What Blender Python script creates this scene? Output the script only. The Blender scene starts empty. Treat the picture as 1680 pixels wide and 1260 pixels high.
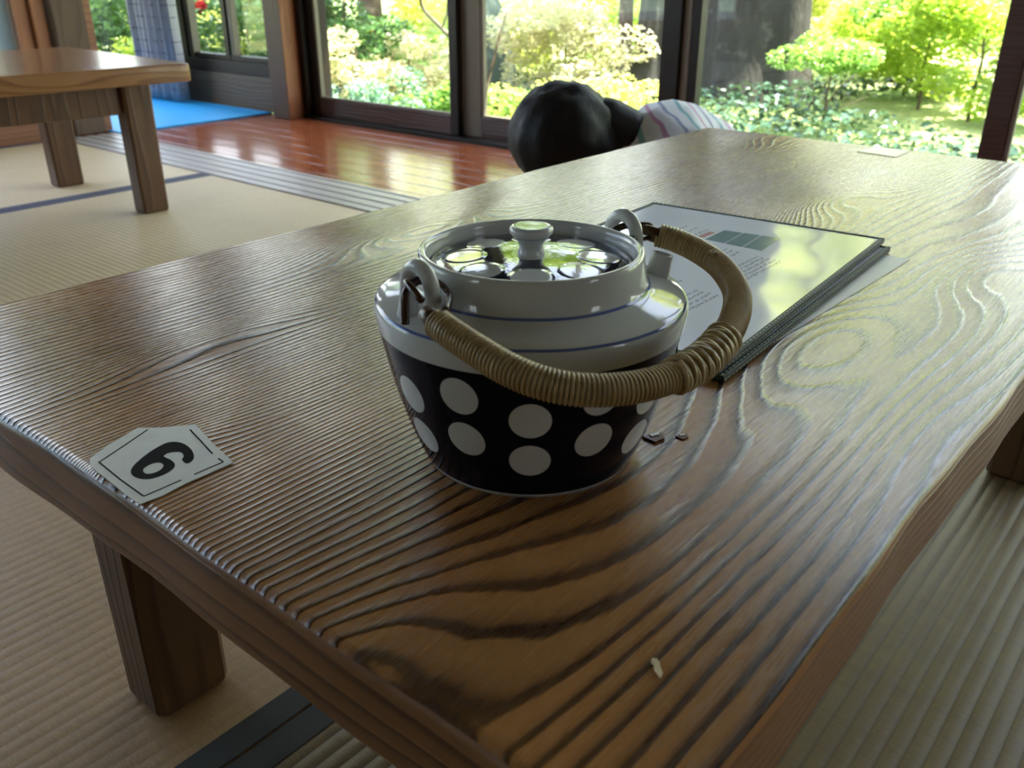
import bpy, bmesh, math, random
import numpy as np
from mathutils import Vector, Matrix
PI = math.pi
S = bpy.context.scene
COL = S.collection
rnd = random.Random(7)

# ------------------------------------------------------------------ camera
cam = bpy.data.cameras.new('camera')
cam.sensor_width = 36.0
cam.sensor_fit = 'HORIZONTAL'
cam.lens = 1452.0 / 1680.0 * 36.0
cam.clip_start = 0.02
cam.clip_end = 300
cam_o = bpy.data.objects.new('camera', cam)
COL.objects.link(cam_o)
cam_o.location = (0, 0, 0.604)
cam_o.rotation_euler = (math.radians(65.0), 0, math.radians(40.0))
cam.dof.use_dof = True
cam.dof.focus_distance = 0.55
cam.dof.aperture_fstop = 16.0
S.camera = cam_o

# ------------------------------------------------------------------ exposure, sky, sun
S.view_settings.view_transform = 'Standard'
S.view_settings.look = 'None'
S.view_settings.gamma = 1.0
S.view_settings.use_curve_mapping = False
S.view_settings.exposure = -0.55
W = bpy.data.worlds.new('world')
S.world = W
W.use_nodes = True
wn = W.node_tree
bg = wn.nodes['Background']
tc = wn.nodes.new('ShaderNodeTexCoord')
sp = wn.nodes.new('ShaderNodeSeparateXYZ')
rp = wn.nodes.new('ShaderNodeValToRGB')
wn.links.new(tc.outputs['Generated'], sp.inputs[0])
wn.links.new(sp.outputs['Z'], rp.inputs[0])
rp.color_ramp.elements[0].position = 0.0
rp.color_ramp.elements[0].color = (1.0, 1.0, 0.93, 1)
rp.color_ramp.elements[1].position = 0.35
rp.color_ramp.elements[1].color = (0.68, 0.77, 1.0, 1)
wn.links.new(rp.outputs[0], bg.inputs['Color'])
bg.inputs['Strength'].default_value = 10.0
sun = bpy.data.lights.new('sun', 'SUN')
sun.energy = 62.0
sun.angle = math.radians(0.6)
sun.color = (1.0, 0.95, 0.82)
sun_o = bpy.data.objects.new('sun', sun)
COL.objects.link(sun_o)
sdir = Vector((-0.42, -0.45, -1.35)).normalized()      # the way the light travels
sun_o.rotation_euler = sdir.to_track_quat('-Z', 'Y').to_euler()
sun_o.location = (6, 10, 12)

# ------------------------------------------------------------------ node helpers
class NT:
    def __init__(s, name):
        s.m = bpy.data.materials.new(name)
        s.m.use_nodes = True
        s.t = s.m.node_tree
        s.b = s.t.nodes['Principled BSDF']
        s.out = s.t.nodes['Material Output']
        s._tc = None
    def n(s, typ, **kw):
        x = s.t.nodes.new(typ)
        for k, v in kw.items():
            setattr(x, k, v)
        return x
    def l(s, a, b):
        if isinstance(a, (int, float)):
            b.default_value = a
        elif isinstance(a, tuple):
            b.default_value = a
        else:
            s.t.links.new(a, b)
    def co(s, which='Object'):
        if s._tc is None:
            s._tc = s.n('ShaderNodeTexCoord')
        return s._tc.outputs[which]
    def sep(s, v):
        x = s.n('ShaderNodeSeparateXYZ')
        s.l(v, x.inputs[0])
        return x.outputs
    def comb(s, x, y, z):
        c = s.n('ShaderNodeCombineXYZ')
        for i, v in enumerate((x, y, z)):
            s.l(v, c.inputs[i])
        return c.outputs[0]
    def ma(s, op, a, b=None, c=None, clamp=False):
        x = s.n('ShaderNodeMath', operation=op, use_clamp=clamp)
        s.l(a, x.inputs[0])
        if b is not None: s.l(b, x.inputs[1])
        if c is not None: s.l(c, x.inputs[2])
        return x.outputs[0]
    def add(s, a, b): return s.ma('ADD', a, b)
    def mul(s, a, b): return s.ma('MULTIPLY', a, b)
    def mapr(s, v, a, b, c=0.0, d=1.0, smooth=False):
        x = s.n('ShaderNodeMapRange')
        if smooth: x.interpolation_type = 'SMOOTHSTEP'
        s.l(v, x.inputs['Value'])
        for k, q in zip(('From Min', 'From Max', 'To Min', 'To Max'), (a, b, c, d)):
            x.inputs[k].default_value = q
        return x.outputs[0]
    def noise(s, vec, scale=5.0, detail=2.0, rough=0.5, dist=0.0, out='Fac'):
        x = s.n('ShaderNodeTexNoise')
        s.l(vec, x.inputs['Vector'])
        x.inputs['Scale'].default_value = scale
        x.inputs['Detail'].default_value = detail
        x.inputs['Roughness'].default_value = rough
        x.inputs['Distortion'].default_value = dist
        return x.outputs[out]
    def scl(s, vec, sc):
        x = s.n('ShaderNodeVectorMath', operation='MULTIPLY')
        s.l(vec, x.inputs[0]); x.inputs[1].default_value = sc
        return x.outputs[0]
    def ramp(s, v, stops, interp='LINEAR'):
        x = s.n('ShaderNodeValToRGB')
        r = x.color_ramp
        r.interpolation = interp
        while len(r.elements) < len(stops): r.elements.new(0.5)
        for e, (p, c) in zip(r.elements, stops):
            e.position = p; e.color = (c[0], c[1], c[2], 1)
        s.l(v, x.inputs[0])
        return x.outputs[0]
    def mix(s, f, a, b, blend='MIX'):
        x = s.n('ShaderNodeMix', data_type='RGBA', blend_type=blend)
        s.l(f, x.inputs[0])
        for v, i in ((a, 6), (b, 7)):
            if isinstance(v, tuple): x.inputs[i].default_value = (v[0], v[1], v[2], 1)
            else: s.l(v, x.inputs[i])
        return x.outputs[2]
    def bump(s, h, dist, strength=1.0, prev=None):
        x = s.n('ShaderNodeBump')
        s.l(h, x.inputs['Height'])
        x.inputs['Distance'].default_value = dist
        x.inputs['Strength'].default_value = strength
        if prev is not None: s.l(prev, x.inputs['Normal'])
        return x.outputs[0]
    def set(s, **kw):
        for k, v in kw.items():
            i = s.b.inputs[k.replace('_', ' ')]
            if isinstance(v, tuple): i.default_value = (v[0], v[1], v[2], 1)
            else: s.l(v, i)
        return s.m

def plain(name, col, rough=0.5, spec=0.5, coat=0.0, var=0.0, vscale=20.0, bump=0.0):
    k = NT(name)
    c = col
    if var or bump:
        f = k.noise(k.co(), vscale, 4, 0.6)
        if var:
            c = k.mix(f, tuple(x * (1 - var) for x in col), tuple(min(1, x * (1 + var)) for x in col))
        if bump:
            k.set(Normal=k.bump(f, bump))
    k.set(Base_Color=c, Roughness=rough)
    k.b.inputs['Specular IOR Level'].default_value = spec
    k.b.inputs['Coat Weight'].default_value = coat
    return k.m

def wood(name, light, dark, ax=0, freq=110.0, rough=0.35, bumpd=0.0006, warp=1.0, spec=0.5, along=1):
    """straight-grained wood; ax: axis the rings are counted along, along: axis of the grain"""
    k = NT(name)
    sc = [1.0, 1.0, 1.0]; sc[along] = 0.12
    v = k.scl(k.co(), tuple(sc))
    o = k.sep(k.co())
    n1 = k.noise(v, 9, 2, 0.5)
    other = [a for a in (0, 1, 2) if a not in (ax, along)][0]
    f = k.add(k.mul(o[ax], freq), k.mul(n1, 7.0 * warp))
    f = k.add(f, k.mul(o[other], freq * 0.35))
    fr = k.ma('FRACT', f)
    fine = k.noise(k.scl(k.co(), tuple(0.04 if a == along else 1.0 for a in range(3))), 600, 3, 0.6)
    t = k.ramp(fr, [(0, (0, 0, 0)), (0.55, (0.25, 0.25, 0.25)), (0.82, (1, 1, 1)), (0.94, (0.7, 0.7, 0.7)), (1, (0, 0, 0))])
    t2 = k.add(k.mul(t, 0.75), k.mul(k.ma('SUBTRACT', fine, 0.35), 0.6))
    c = k.mix(t2, light, dark)
    k.set(Base_Color=c, Roughness=rough, Normal=k.bump(k.add(t, k.mul(fine, 0.3)), bumpd))
    k.b.inputs['Specular IOR Level'].default_value = spec
    return k.m

# ------------------------------------------------------------------ object helpers
def mesh_obj(name, verts, faces, mats, parent=None, smooth=False, mi=None, uv=None):
    me = bpy.data.meshes.new(name)
    me.from_pydata([tuple(v) for v in verts], [], faces)
    for m in (mats if isinstance(mats, (list, tuple)) else [mats]):
        me.materials.append(m)
    if mi is not None:
        me.polygons.foreach_set('material_index', mi)
    if smooth:
        me.polygons.foreach_set('use_smooth', [True] * len(me.polygons))
    me.update()
    o = bpy.data.objects.new(name, me)
    COL.objects.link(o)
    if parent is not None: o.parent = parent
    return o

def bm_obj(name, bm, mats, parent=None, smooth=False):
    me = bpy.data.meshes.new(name)
    bmesh.ops.recalc_face_normals(bm, faces=bm.faces)
    bm.to_mesh(me); bm.free()
    for m in (mats if isinstance(mats, (list, tuple)) else [mats]):
        me.materials.append(m)
    if smooth:
        me.polygons.foreach_set('use_smooth', [True] * len(me.polygons))
    o = bpy.data.objects.new(name, me)
    COL.objects.link(o)
    if parent is not None: o.parent = parent
    return o

def tag(o, label=None, cat=None, group=None, kind=None):
    if label: o['label'] = label
    if cat: o['category'] = cat
    if group: o['group'] = group
    if kind: o['kind'] = kind
    return o

def empty(name, loc, label=None, cat=None, group=None, rz=0.0):
    o = bpy.data.objects.new(name, None)
    o.empty_display_size = 0.05
    COL.objects.link(o)
    o.location = loc
    o.rotation_euler = (0, 0, rz)
    return tag(o, label, cat, group)

def box(bm, x0, x1, y0, y1, z0, z1, bev=0.0, seg=2):
    m = Matrix.Translation(((x0 + x1) / 2, (y0 + y1) / 2, (z0 + z1) / 2)) @ Matrix.Diagonal((abs(x1 - x0), abs(y1 - y0), abs(z1 - z0), 1))
    r = bmesh.ops.create_cube(bm, size=1.0, matrix=m)
    if bev:
        es = list({e for v in r['verts'] for e in v.link_edges})
        bmesh.ops.bevel(bm, geom=es, offset=bev, segments=seg, affect='EDGES', profile=0.5)

def boxes(name, mats, lst, parent=None, bev=0.003):
    bm = bmesh.new()
    for b in lst: box(bm, *b, bev=bev)
    return bm_obj(name, bm, mats, parent)

def struct(o, label=None):
    o['kind'] = 'structure'
    if label: o['label'] = label
    return o

def frames(path, closed=False):
    P = [Vector(p) for p in path]
    n = len(P); T = []
    for i in range(n):
        if closed: t = P[(i + 1) % n] - P[i - 1]
        else: t = P[min(i + 1, n - 1)] - P[max(i - 1, 0)]
        T.append(t.normalized())
    up = Vector((0, 0, 1)) if abs(T[0].z) < 0.9 else Vector((1, 0, 0))
    N = [(up - T[0] * up.dot(T[0])).normalized()]
    for i in range(1, n):
        v = N[-1] - T[i] * N[-1].dot(T[i])
        N.append(v.normalized())
    return P, T, N, [T[i].cross(N[i]) for i in range(n)]

def tube_geo(path, rad, seg=12, cap=True):
    P, T, N, B = frames(path)
    V = []; F = []
    for i, p in enumerate(P):
        r = rad[i] if isinstance(rad, (list, tuple)) else rad
        for j in range(seg):
            a = 2 * PI * j / seg
            V.append(p + N[i] * math.cos(a) * r + B[i] * math.sin(a) * r)
    for i in range(len(P) - 1):
        for j in range(seg):
            F.append((i * seg + j, i * seg + (j + 1) % seg, (i + 1) * seg + (j + 1) % seg, (i + 1) * seg + j))
    if cap:
        F.append(tuple(range(seg))[::-1]); F.append(tuple(range((len(P) - 1) * seg, len(P) * seg)))
    return V, F

def merge(parts):
    V = []; F = []
    for v, f in parts:
        o = len(V); V += list(v); F += [tuple(i + o for i in q) for q in f]
    return V, F

def catmull(pts, n=8):
    P = [Vector(p) for p in pts]; out = []
    for i in range(len(P) - 1):
        a = P[max(i - 1, 0)]; b = P[i]; c = P[i + 1]; d = P[min(i + 2, len(P) - 1)]
        for k in range(n):
            t = k / n
            out.append(0.5 * ((2 * b) + (c - a) * t + (2 * a - 5 * b + 4 * c - d) * t * t + (3 * b - a - 3 * c + d) * t ** 3))
    out.append(P[-1]); return out

def lathe(prof, seg=96, cx=0.0, cy=0.0):
    V = []; F = []
    for r, z in prof:
        for j in range(seg):
            a = 2 * PI * j / seg
            V.append((cx + r * math.cos(a), cy + r * math.sin(a), z))
    for i in range(len(prof) - 1):
        for j in range(seg):
            F.append((i * seg + j, i * seg + (j + 1) % seg, (i + 1) * seg + (j + 1) % seg, (i + 1) * seg + j))
    F.append(tuple(range(seg))[::-1])
    F.append(tuple(range((len(prof) - 1) * seg, len(prof) * seg)))
    return V, F

def slab_poly(pts, z0, z1):
    n = len(pts)
    V = [(x, y, z0) for x, y in pts] + [(x, y, z1) for x, y in pts]
    F = [tuple(range(n))[::-1], tuple(range(n, 2 * n))]
    for i in range(n): F.append((i, (i + 1) % n, n + (i + 1) % n, n + i))
    return V, F

def ribbon(pts, w, z0, z1):
    """flat strip along a 2-D path"""
    P = [Vector(p) for p in pts]; L = []; R_ = []
    for i in range(len(P)):
        t = (P[min(i + 1, len(P) - 1)] - P[max(i - 1, 0)]).normalized()
        nrm = Vector((-t.y, t.x)) * w / 2
        L.append(P[i] + nrm); R_.append(P[i] - nrm)
    return slab_poly([tuple(p) for p in L + R_[::-1]], z0, z1)

# ------------------------------------------------------------------ materials
TZ = 0.374      # height of the near table's top
def table_top_mat(name, ox, oy, seed=0.0):
    """figured cedar: ring lines along Y, pushed aside by eyes and cathedral tongues"""
    k = NT(name)
    o = k.sep(k.co())
    x = k.add(o[0], ox); y = k.add(o[1], oy)
    fc = k.n('ShaderNodeFloatCurve')
    c = fc.mapping.curves[0]
    # ring count across the width of the top (0..1 -> 0..1), steep where the lines lie close together
    pts = [(0.0, 0.0), (0.16, 0.15), (0.338, 0.33), (0.50, 0.57), (0.66, 0.815), (0.72, 0.865), (0.80, 0.895), (0.877, 0.918), (0.94, 0.960), (1.0, 1.0)]
    c.points[0].location = pts[0]; c.points[1].location = pts[-1]
    for p in pts[1:-1]: c.points.new(*p)
    fc.mapping.update()
    xn = k.mapr(x, -0.72, -0.07)
    k.l(xn, fc.inputs['Value'])
    F = k.mul(fc.outputs[0], 100.0)
    # eyes: x, y, sx, sy, rings
    for (ex, ey, sx, sy, am) in [(-0.205, 0.03, 0.058, 0.160, 7.5), (-0.200, 0.56, 0.044, 0.11, 4.6), (-0.150, 0.80, 0.036, 0.10, 4.5),
                                 (-0.365, 0.99, 0.050, 0.14, 14.0), (-0.625, 0.60, 0.036, 0.12, 10.0), (-0.600, 1.32, 0.045, 0.12, 6.5),
                                 (-0.405, 0.17, 0.020, 0.055, 4.5), (-0.520, 0.30, 0.022, 0.09, 3.5), (-0.27, 0.40, 0.03, 0.10, 1.5),
                                 (-0.100, 0.47, 0.022, 0.09, 1.5)]:
        dx = k.mul(k.ma('SUBTRACT', x, ex), 1 / sx); dy = k.mul(k.ma('SUBTRACT', y, ey), 1 / sy)
        e = k.ma('EXPONENT', k.mul(k.add(k.mul(dx, dx), k.mul(dy, dy)), -1.0))
        F = k.add(F, k.mul(e, am))
    p3 = k.comb(x, y, o[2])
    big = k.noise(k.scl(p3, (1.0, 0.22, 1.0)), 9, 2, 0.5)
    jag = k.noise(k.scl(p3, (1.0, 0.10, 1.0)), 95, 3, 0.65)
    F = k.add(F, k.add(k.mul(big, 4.2 + seed), k.mul(jag, 0.42)))
    F = k.add(F, k.mul(o[2], 95.0))
    fr = k.ma('FRACT', F)
    late = k.ramp(fr, [(0.0, (0, 0, 0)), (0.35, (0.06, 0.06, 0.06)), (0.62, (0.40, 0.40, 0.40)), (0.76, (1, 1, 1)), (0.93, (0.90, 0.90, 0.90)), (1.0, (0, 0, 0))])
    hgt = k.ramp(fr, [(0.0, (0, 0, 0)), (0.45, (0.12, 0.12, 0.12)), (0.72, (0.8, 0.8, 0.8)), (0.88, (1, 1, 1)), (1.0, (0, 0, 0))], 'B_SPLINE')
    fib = k.noise(k.scl(p3, (1.0, 0.035, 1.0)), 850, 3, 0.6)
    blot = k.noise(k.scl(p3, (1.0, 0.45, 1.0)), 7, 3, 0.55)
    t = k.add(k.mul(late, k.mapr(blot, 0.3, 0.7, 0.75, 1.15)), k.mul(k.ma('SUBTRACT', fib, 0.5), 0.5))
    light = k.mix(k.mapr(blot, 0.35, 0.65), (0.400, 0.178, 0.055), (0.285, 0.138, 0.045))
    col = k.mix(k.ma('MINIMUM', k.ma('MAXIMUM', t, 0.0), 1.0), light, (0.026, 0.008, 0.004))
    fine = k.noise(k.co(), 2500, 2, 0.5)
    nb = k.bump(hgt, 0.0007, 0.6)
    pore = k.noise(k.scl(p3, (1.0, 0.12, 1.0)), 420, 2, 0.7)
    nb2 = k.bump(k.add(fib, k.mul(pore, 1.2)), 0.00014, 0.7, nb)
    k.set(Base_Color=col, Roughness=k.mapr(k.add(fib, k.mul(pore, 0.5)), 0.5, 1.0, 0.20, 0.34), Normal=nb2)
    k.b.inputs['Specular IOR Level'].default_value = 0.62
    return k.m

M = {}
M['leg'] = wood('table leg wood', (0.12, 0.060, 0.022), (0.045, 0.018, 0.007), ax=0, freq=70, along=2, rough=0.42)
M['table2'] = wood('second table wood', (0.33, 0.17, 0.075), (0.17, 0.075, 0.030), ax=0, freq=60, along=1, rough=0.22, bumpd=0.0002, warp=1.5)
M['leg2'] = wood('second table leg wood', (0.13, 0.062, 0.025), (0.06, 0.026, 0.010), ax=0, freq=60, along=2, rough=0.4)
M['post'] = wood('post wood', (0.13, 0.080, 0.050), (0.075, 0.045, 0.028), ax=0, freq=60, along=2, rough=0.6)
M['post_orange'] = wood('orange post wood', (0.36, 0.135, 0.055), (0.25, 0.085, 0.030), ax=0, freq=50, along=2, rough=0.45)
M['board'] = wood('board wood', (0.14, 0.095, 0.050), (0.10, 0.062, 0.032), ax=2, freq=40, along=0, rough=0.55)
M['redboard'] = wood('red board wood', (0.30, 0.13, 0.06), (0.20, 0.075, 0.035), ax=2, freq=40, along=1, rough=0.45)
M['sill'] = wood('worn sill wood', (0.55, 0.49, 0.46), (0.40, 0.34, 0.32), ax=1, freq=110, along=0, rough=0.35, bumpd=0.0004)
M['frame'] = plain('dark window frame', (0.012, 0.007, 0.005), 0.45, 0.25, var=0.3)
M['frame_red'] = wood('dark red brown rail', (0.060, 0.024, 0.014), (0.035, 0.014, 0.009), ax=2, freq=60, along=0, rough=0.35)
M['frame_tan'] = wood('weathered stile wood', (0.20, 0.17, 0.125), (0.12, 0.10, 0.070), ax=0, freq=160, along=2, rough=0.6)
M['plaster'] = plain('plaster wall', (0.34, 0.28, 0.20), 0.9, 0.2, var=0.06, vscale=30, bump=0.0006)
M['ceil'] = wood('ceiling board wood', (0.16, 0.10, 0.06), (0.11, 0.07, 0.04), ax=0, freq=12, along=1, rough=0.7)
M['dark_wood'] = plain('dark wood', (0.030, 0.018, 0.012), 0.5, var=0.3)

def veranda_mat():
    k = NT('veranda boards')
    o = k.sep(k.co())
    pl = k.mul(o[1], 1 / 0.092)
    idn = k.ma('FLOOR', pl); fr = k.ma('FRACT', pl)
    gap = k.ma('MULTIPLY', k.mapr(fr, 0.0, 0.035), k.mapr(fr, 1.0, 0.965))
    jit = k.noise(k.comb(k.mul(idn, 3.7), 0.0, 0.0), 1.0, 0)
    g = k.noise(k.scl(k.co(), (0.06, 1.0, 1.0)), 90, 4, 0.6)
    base = k.mix(jit, (0.36, 0.085, 0.032), (0.26, 0.055, 0.022))
    base = k.mix(k.mapr(g, 0.35, 0.75), base, (0.42, 0.13, 0.05))
    base = k.mix(gap, (0.03, 0.01, 0.006), base)
    wav = k.noise(k.scl(k.co(), (0.25, 1.0, 1.0)), 14, 2, 0.5)
    b = k.bump(k.add(k.mul(gap, 1.0), k.mul(wav, 0.9)), 0.0012, 0.8)
    k.set(Base_Color=base, Roughness=k.mapr(g, 0.3, 0.8, 0.13, 0.24), Normal=b)
    k.b.inputs['Specular IOR Level'].default_value = 0.7
    return k.m
M['veranda'] = veranda_mat()

def tatami_mat(name, rib_axis, col, col2, strength=1.0):
    """rib_axis: the axis across which the ribs repeat"""
    k = NT(name)
    o = k.sep(k.co())
    a = o[rib_axis]; b = o[1 - rib_axis]
    wob = k.noise(k.co(), 6, 2, 0.5)
    ph = k.add(k.mul(a, 2 * PI / 0.0155), k.mul(wob, 1.6))
    rib = k.ma('POWER', k.mapr(k.ma('SINE', ph), -1, 1), 0.55)
    sc = (0.16, 1.0, 1.0) if rib_axis == 0 else (1.0, 0.16, 1.0)
    rush = k.noise(k.scl(k.co(), sc), 900, 2, 0.6)
    patch = k.noise(k.scl(k.co(), sc), 60, 3, 0.6)
    pal = k.noise(k.co(), 2.2, 3, 0.5)
    c = k.mix(k.mapr(patch, 0.3, 0.7), col, col2)
    c = k.mix(k.mapr(k.add(rush, k.mul(pal, 0.3)), 0.42, 0.95), c, tuple(min(1, q * 1.35) for q in col))
    c = k.mix(k.mapr(rib, 0.0, 0.45, 0.42 * strength, 0.0), c, tuple(q * 0.42 for q in col))
    k.set(Base_Color=c, Roughness=k.mapr(rush, 0.3, 0.7, 0.42, 0.60), Normal=k.bump(k.add(rib, k.mul(rush, 0.22)), 0.0011 * strength, 0.8))
    k.b.inputs['Specular IOR Level'].default_value = 0.45
    return k.m
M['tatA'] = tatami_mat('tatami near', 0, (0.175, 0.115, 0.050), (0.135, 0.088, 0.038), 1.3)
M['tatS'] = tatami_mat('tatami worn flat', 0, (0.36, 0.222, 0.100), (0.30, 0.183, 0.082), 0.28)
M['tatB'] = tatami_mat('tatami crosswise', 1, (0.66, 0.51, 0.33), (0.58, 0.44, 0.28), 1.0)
M['heri'] = plain('mat border cloth', (0.050, 0.050, 0.048), 0.75, 0.3, var=0.2, vscale=300, bump=0.0002)
M['heri_far'] = plain('mat border cloth far', (0.10, 0.10, 0.15), 0.7, 0.3, var=0.1, vscale=300)
M['blue'] = plain('blue mat', (0.02, 0.42, 0.95), 0.55, 0.4, var=0.08, vscale=120, bump=0.0004)
M['paper'] = plain('white paper', (0.85, 0.86, 0.88), 0.45, 0.4, var=0.05, vscale=60)
M['paper_sticker'] = plain('sticker paper', (0.76, 0.77, 0.76), 0.32, 0.5, var=0.12, vscale=90, bump=0.0003)
M['ink'] = plain('black ink', (0.008, 0.008, 0.009), 0.7, 0.1)
M['ink_worn'] = plain('worn black ink', (0.008, 0.008, 0.008), 0.8, 0.08, var=0.6, vscale=120)
M['bright_paper'] = plain('far sticker paper', (0.93, 0.92, 0.88), 0.3)
M['chip_light'] = plain('pale flake', (0.70, 0.58, 0.34), 0.6, var=0.2, vscale=400)
M['chip_brown'] = plain('brown chip', (0.12, 0.045, 0.025), 0.2, var=0.3, vscale=400)
M['chip_white'] = plain('white fleck', (0.80, 0.78, 0.74), 0.3)

def glass_mat():
    k = NT('window glass')
    tr = k.n('ShaderNodeBsdfTransparent'); gl = k.n('ShaderNodeBsdfGlossy'); mx = k.n('ShaderNodeMixShader')
    gl.inputs['Roughness'].default_value = 0.0
    tr.inputs['Color'].default_value = (0.97, 0.985, 0.975, 1)
    g = k.n('ShaderNodeNewGeometry'); dt = k.n('ShaderNodeVectorMath', operation='DOT_PRODUCT')
    k.l(g.outputs['Incoming'], dt.inputs[0]); k.l(g.outputs['Normal'], dt.inputs[1])
    f = k.ma('POWER', k.ma('SUBTRACT', 1.0, k.ma('ABSOLUTE', dt.outputs['Value'])), 5.0)
    k.t.links.new(k.add(k.mul(f, 0.55), 0.035), mx.inputs[0]); k.t.links.new(tr.outputs[0], mx.inputs[1]); k.t.links.new(gl.outputs[0], mx.inputs[2])
    k.t.links.new(mx.outputs[0], k.out.inputs['Surface'])
    return k.m
M['glass'] = glass_mat()
def frost_mat():
    k = NT('frosted glass')
    k.set(Base_Color=(0.62, 0.78, 0.90), Roughness=0.55)
    k.b.inputs['Transmission Weight'].default_value = 0.85
    k.b.inputs['IOR'].default_value = 1.1
    return k.m
M['frost'] = frost_mat()

def leaf_mat(name, c1, c2, trans=0.45, gloss=0.35):
    k = NT(name)
    g = k.n('ShaderNodeNewGeometry')
    col = k.mix(g.outputs['Random Per Island'], c1, c2)
    di = k.b
    k.set(Base_Color=col, Roughness=gloss)
    tl = k.n('ShaderNodeBsdfTranslucent'); mx = k.n('ShaderNodeMixShader')
    tc_ = k.mix(0.5, col, tuple(min(1, q * 1.6) for q in (c2[0] * 1.1, c2[1], c2[2] * 0.5)))
    k.l(tc_, tl.inputs['Color'])
    mx.inputs[0].default_value = trans
    k.t.links.new(di.outputs[0], mx.inputs[1]); k.t.links.new(tl.outputs[0], mx.inputs[2])
    k.t.links.new(mx.outputs[0], k.out.inputs['Surface'])
    return k.m
M['lf_bright'] = leaf_mat('sunny maple leaves', (0.17, 0.32, 0.035), (0.44, 0.56, 0.11), 0.55, 0.5)
M['lf_yellow'] = leaf_mat('pale spring leaves', (0.36, 0.44, 0.09), (0.70, 0.72, 0.24), 0.5, 0.5)
M['lf_pale'] = leaf_mat('whitish pink azalea leaves', (0.36, 0.38, 0.20), (0.80, 0.70, 0.52), 0.4, 0.5)
M['lf_dark'] = leaf_mat('dark camellia leaves', (0.05, 0.14, 0.05), (0.14, 0.28, 0.08), 0.3, 0.22)
M['lf_mid'] = leaf_mat('mid green leaves', (0.10, 0.26, 0.05), (0.28, 0.46, 0.12), 0.4, 0.35)
M['lf_teal'] = leaf_mat('bluish green leaves', (0.10, 0.24, 0.17), (0.26, 0.44, 0.32), 0.3, 0.3)
M['lf_cover_shaded'] = leaf_mat('ground cover leaves darkened as shade', (0.02, 0.055, 0.035), (0.09, 0.16, 0.10), 0.15, 0.16)  # colour lowered to paint in the shade of trunk and canopy
M['fl_red'] = leaf_mat('red petals', (0.55, 0.02, 0.03), (0.80, 0.06, 0.08), 0.3, 0.5)
M['fl_pink'] = leaf_mat('pink petals', (0.70, 0.12, 0.25), (0.85, 0.25, 0.40), 0.3, 0.5)
def bark_mat(name, a, b):
    k = NT(name)
    f = k.noise(k.scl(k.co(), (1, 1, 0.25)), 14, 5, 0.65)
    g2 = k.noise(k.co(), 9, 4, 0.7)
    c = k.mix(k.mapr(f, 0.35, 0.7), a, b)
    c = k.mix(k.mapr(g2, 0.55, 0.72), c, tuple(q * 2.1 for q in b))
    k.set(Base_Color=c, Roughness=0.9, Normal=k.bump(f, 0.02))
    return k.m
M['bark'] = bark_mat('grey cedar bark', (0.024, 0.021, 0.016), (0.042, 0.039, 0.033))
M['bark_b'] = bark_mat('brown bark', (0.07, 0.05, 0.03), (0.14, 0.10, 0.065))
M['stone'] = bark_mat('mossy stone', (0.06, 0.085, 0.065), (0.10, 0.13, 0.10))
def ground_mat():
    k = NT('garden ground')
    f = k.noise(k.co(), 1.1, 4, 0.6); g2 = k.noise(k.co(), 22, 4, 0.7)
    c = k.mix(k.mapr(f, 0.38, 0.62), (0.16, 0.25, 0.06), (0.50, 0.52, 0.20))
    c = k.mix(k.mapr(g2, 0.45, 0.7, 0, 0.6), c, (0.09, 0.13, 0.05))
    k.set(Base_Color=c, Roughness=0.9, Normal=k.bump(g2, 0.03))
    return k.m
M['ground'] = ground_mat()

# ------------------------------------------------------------------ the room
YW = 2.60      # the window wall
def set_frame(name, parts, **kw): return struct(boxes(name, **kw))
# tatami mats are things of their own; underneath them the floor
struct(boxes('floor', M['dark_wood'], [(-3.80, 3.2, -3.2, 1.60, -0.12, -0.045), (-4.8, 3.2, 1.60, 2.72, -0.12, -0.045)], bev=0))
struct(boxes('floor_veranda', M['veranda'], [(-4.75, 3.2, 1.805, 2.57, -0.044, 0.0)], bev=0.001), 'glossy red brown board floor of the veranda')
struct(boxes('ceiling', M['ceil'], [(-4.8, 3.2, -3.2, 2.72, 2.42, 2.50)], bev=0))
# sliding door sill with grooves between the mats and the veranda
sill = []
for y0, y1, z in [(1.60, 1.622, 0.004), (1.622, 1.642, 0.0015), (1.642, 1.672, 0.004), (1.672, 1.692, 0.0015), (1.692, 1.722, 0.004),
                  (1.722, 1.742, 0.0015), (1.742, 1.772, 0.004), (1.772, 1.788, 0.0015), (1.788, 1.804, 0.004)]:
    sill.append((-3.66, 3.2, y0 + 0.0002, y1 - 0.0002, -0.044, z))
struct(boxes('trim_1', M['sill'], sill, bev=0.0012), 'pale worn grooved sliding door sill between the mats and the veranda')

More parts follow.
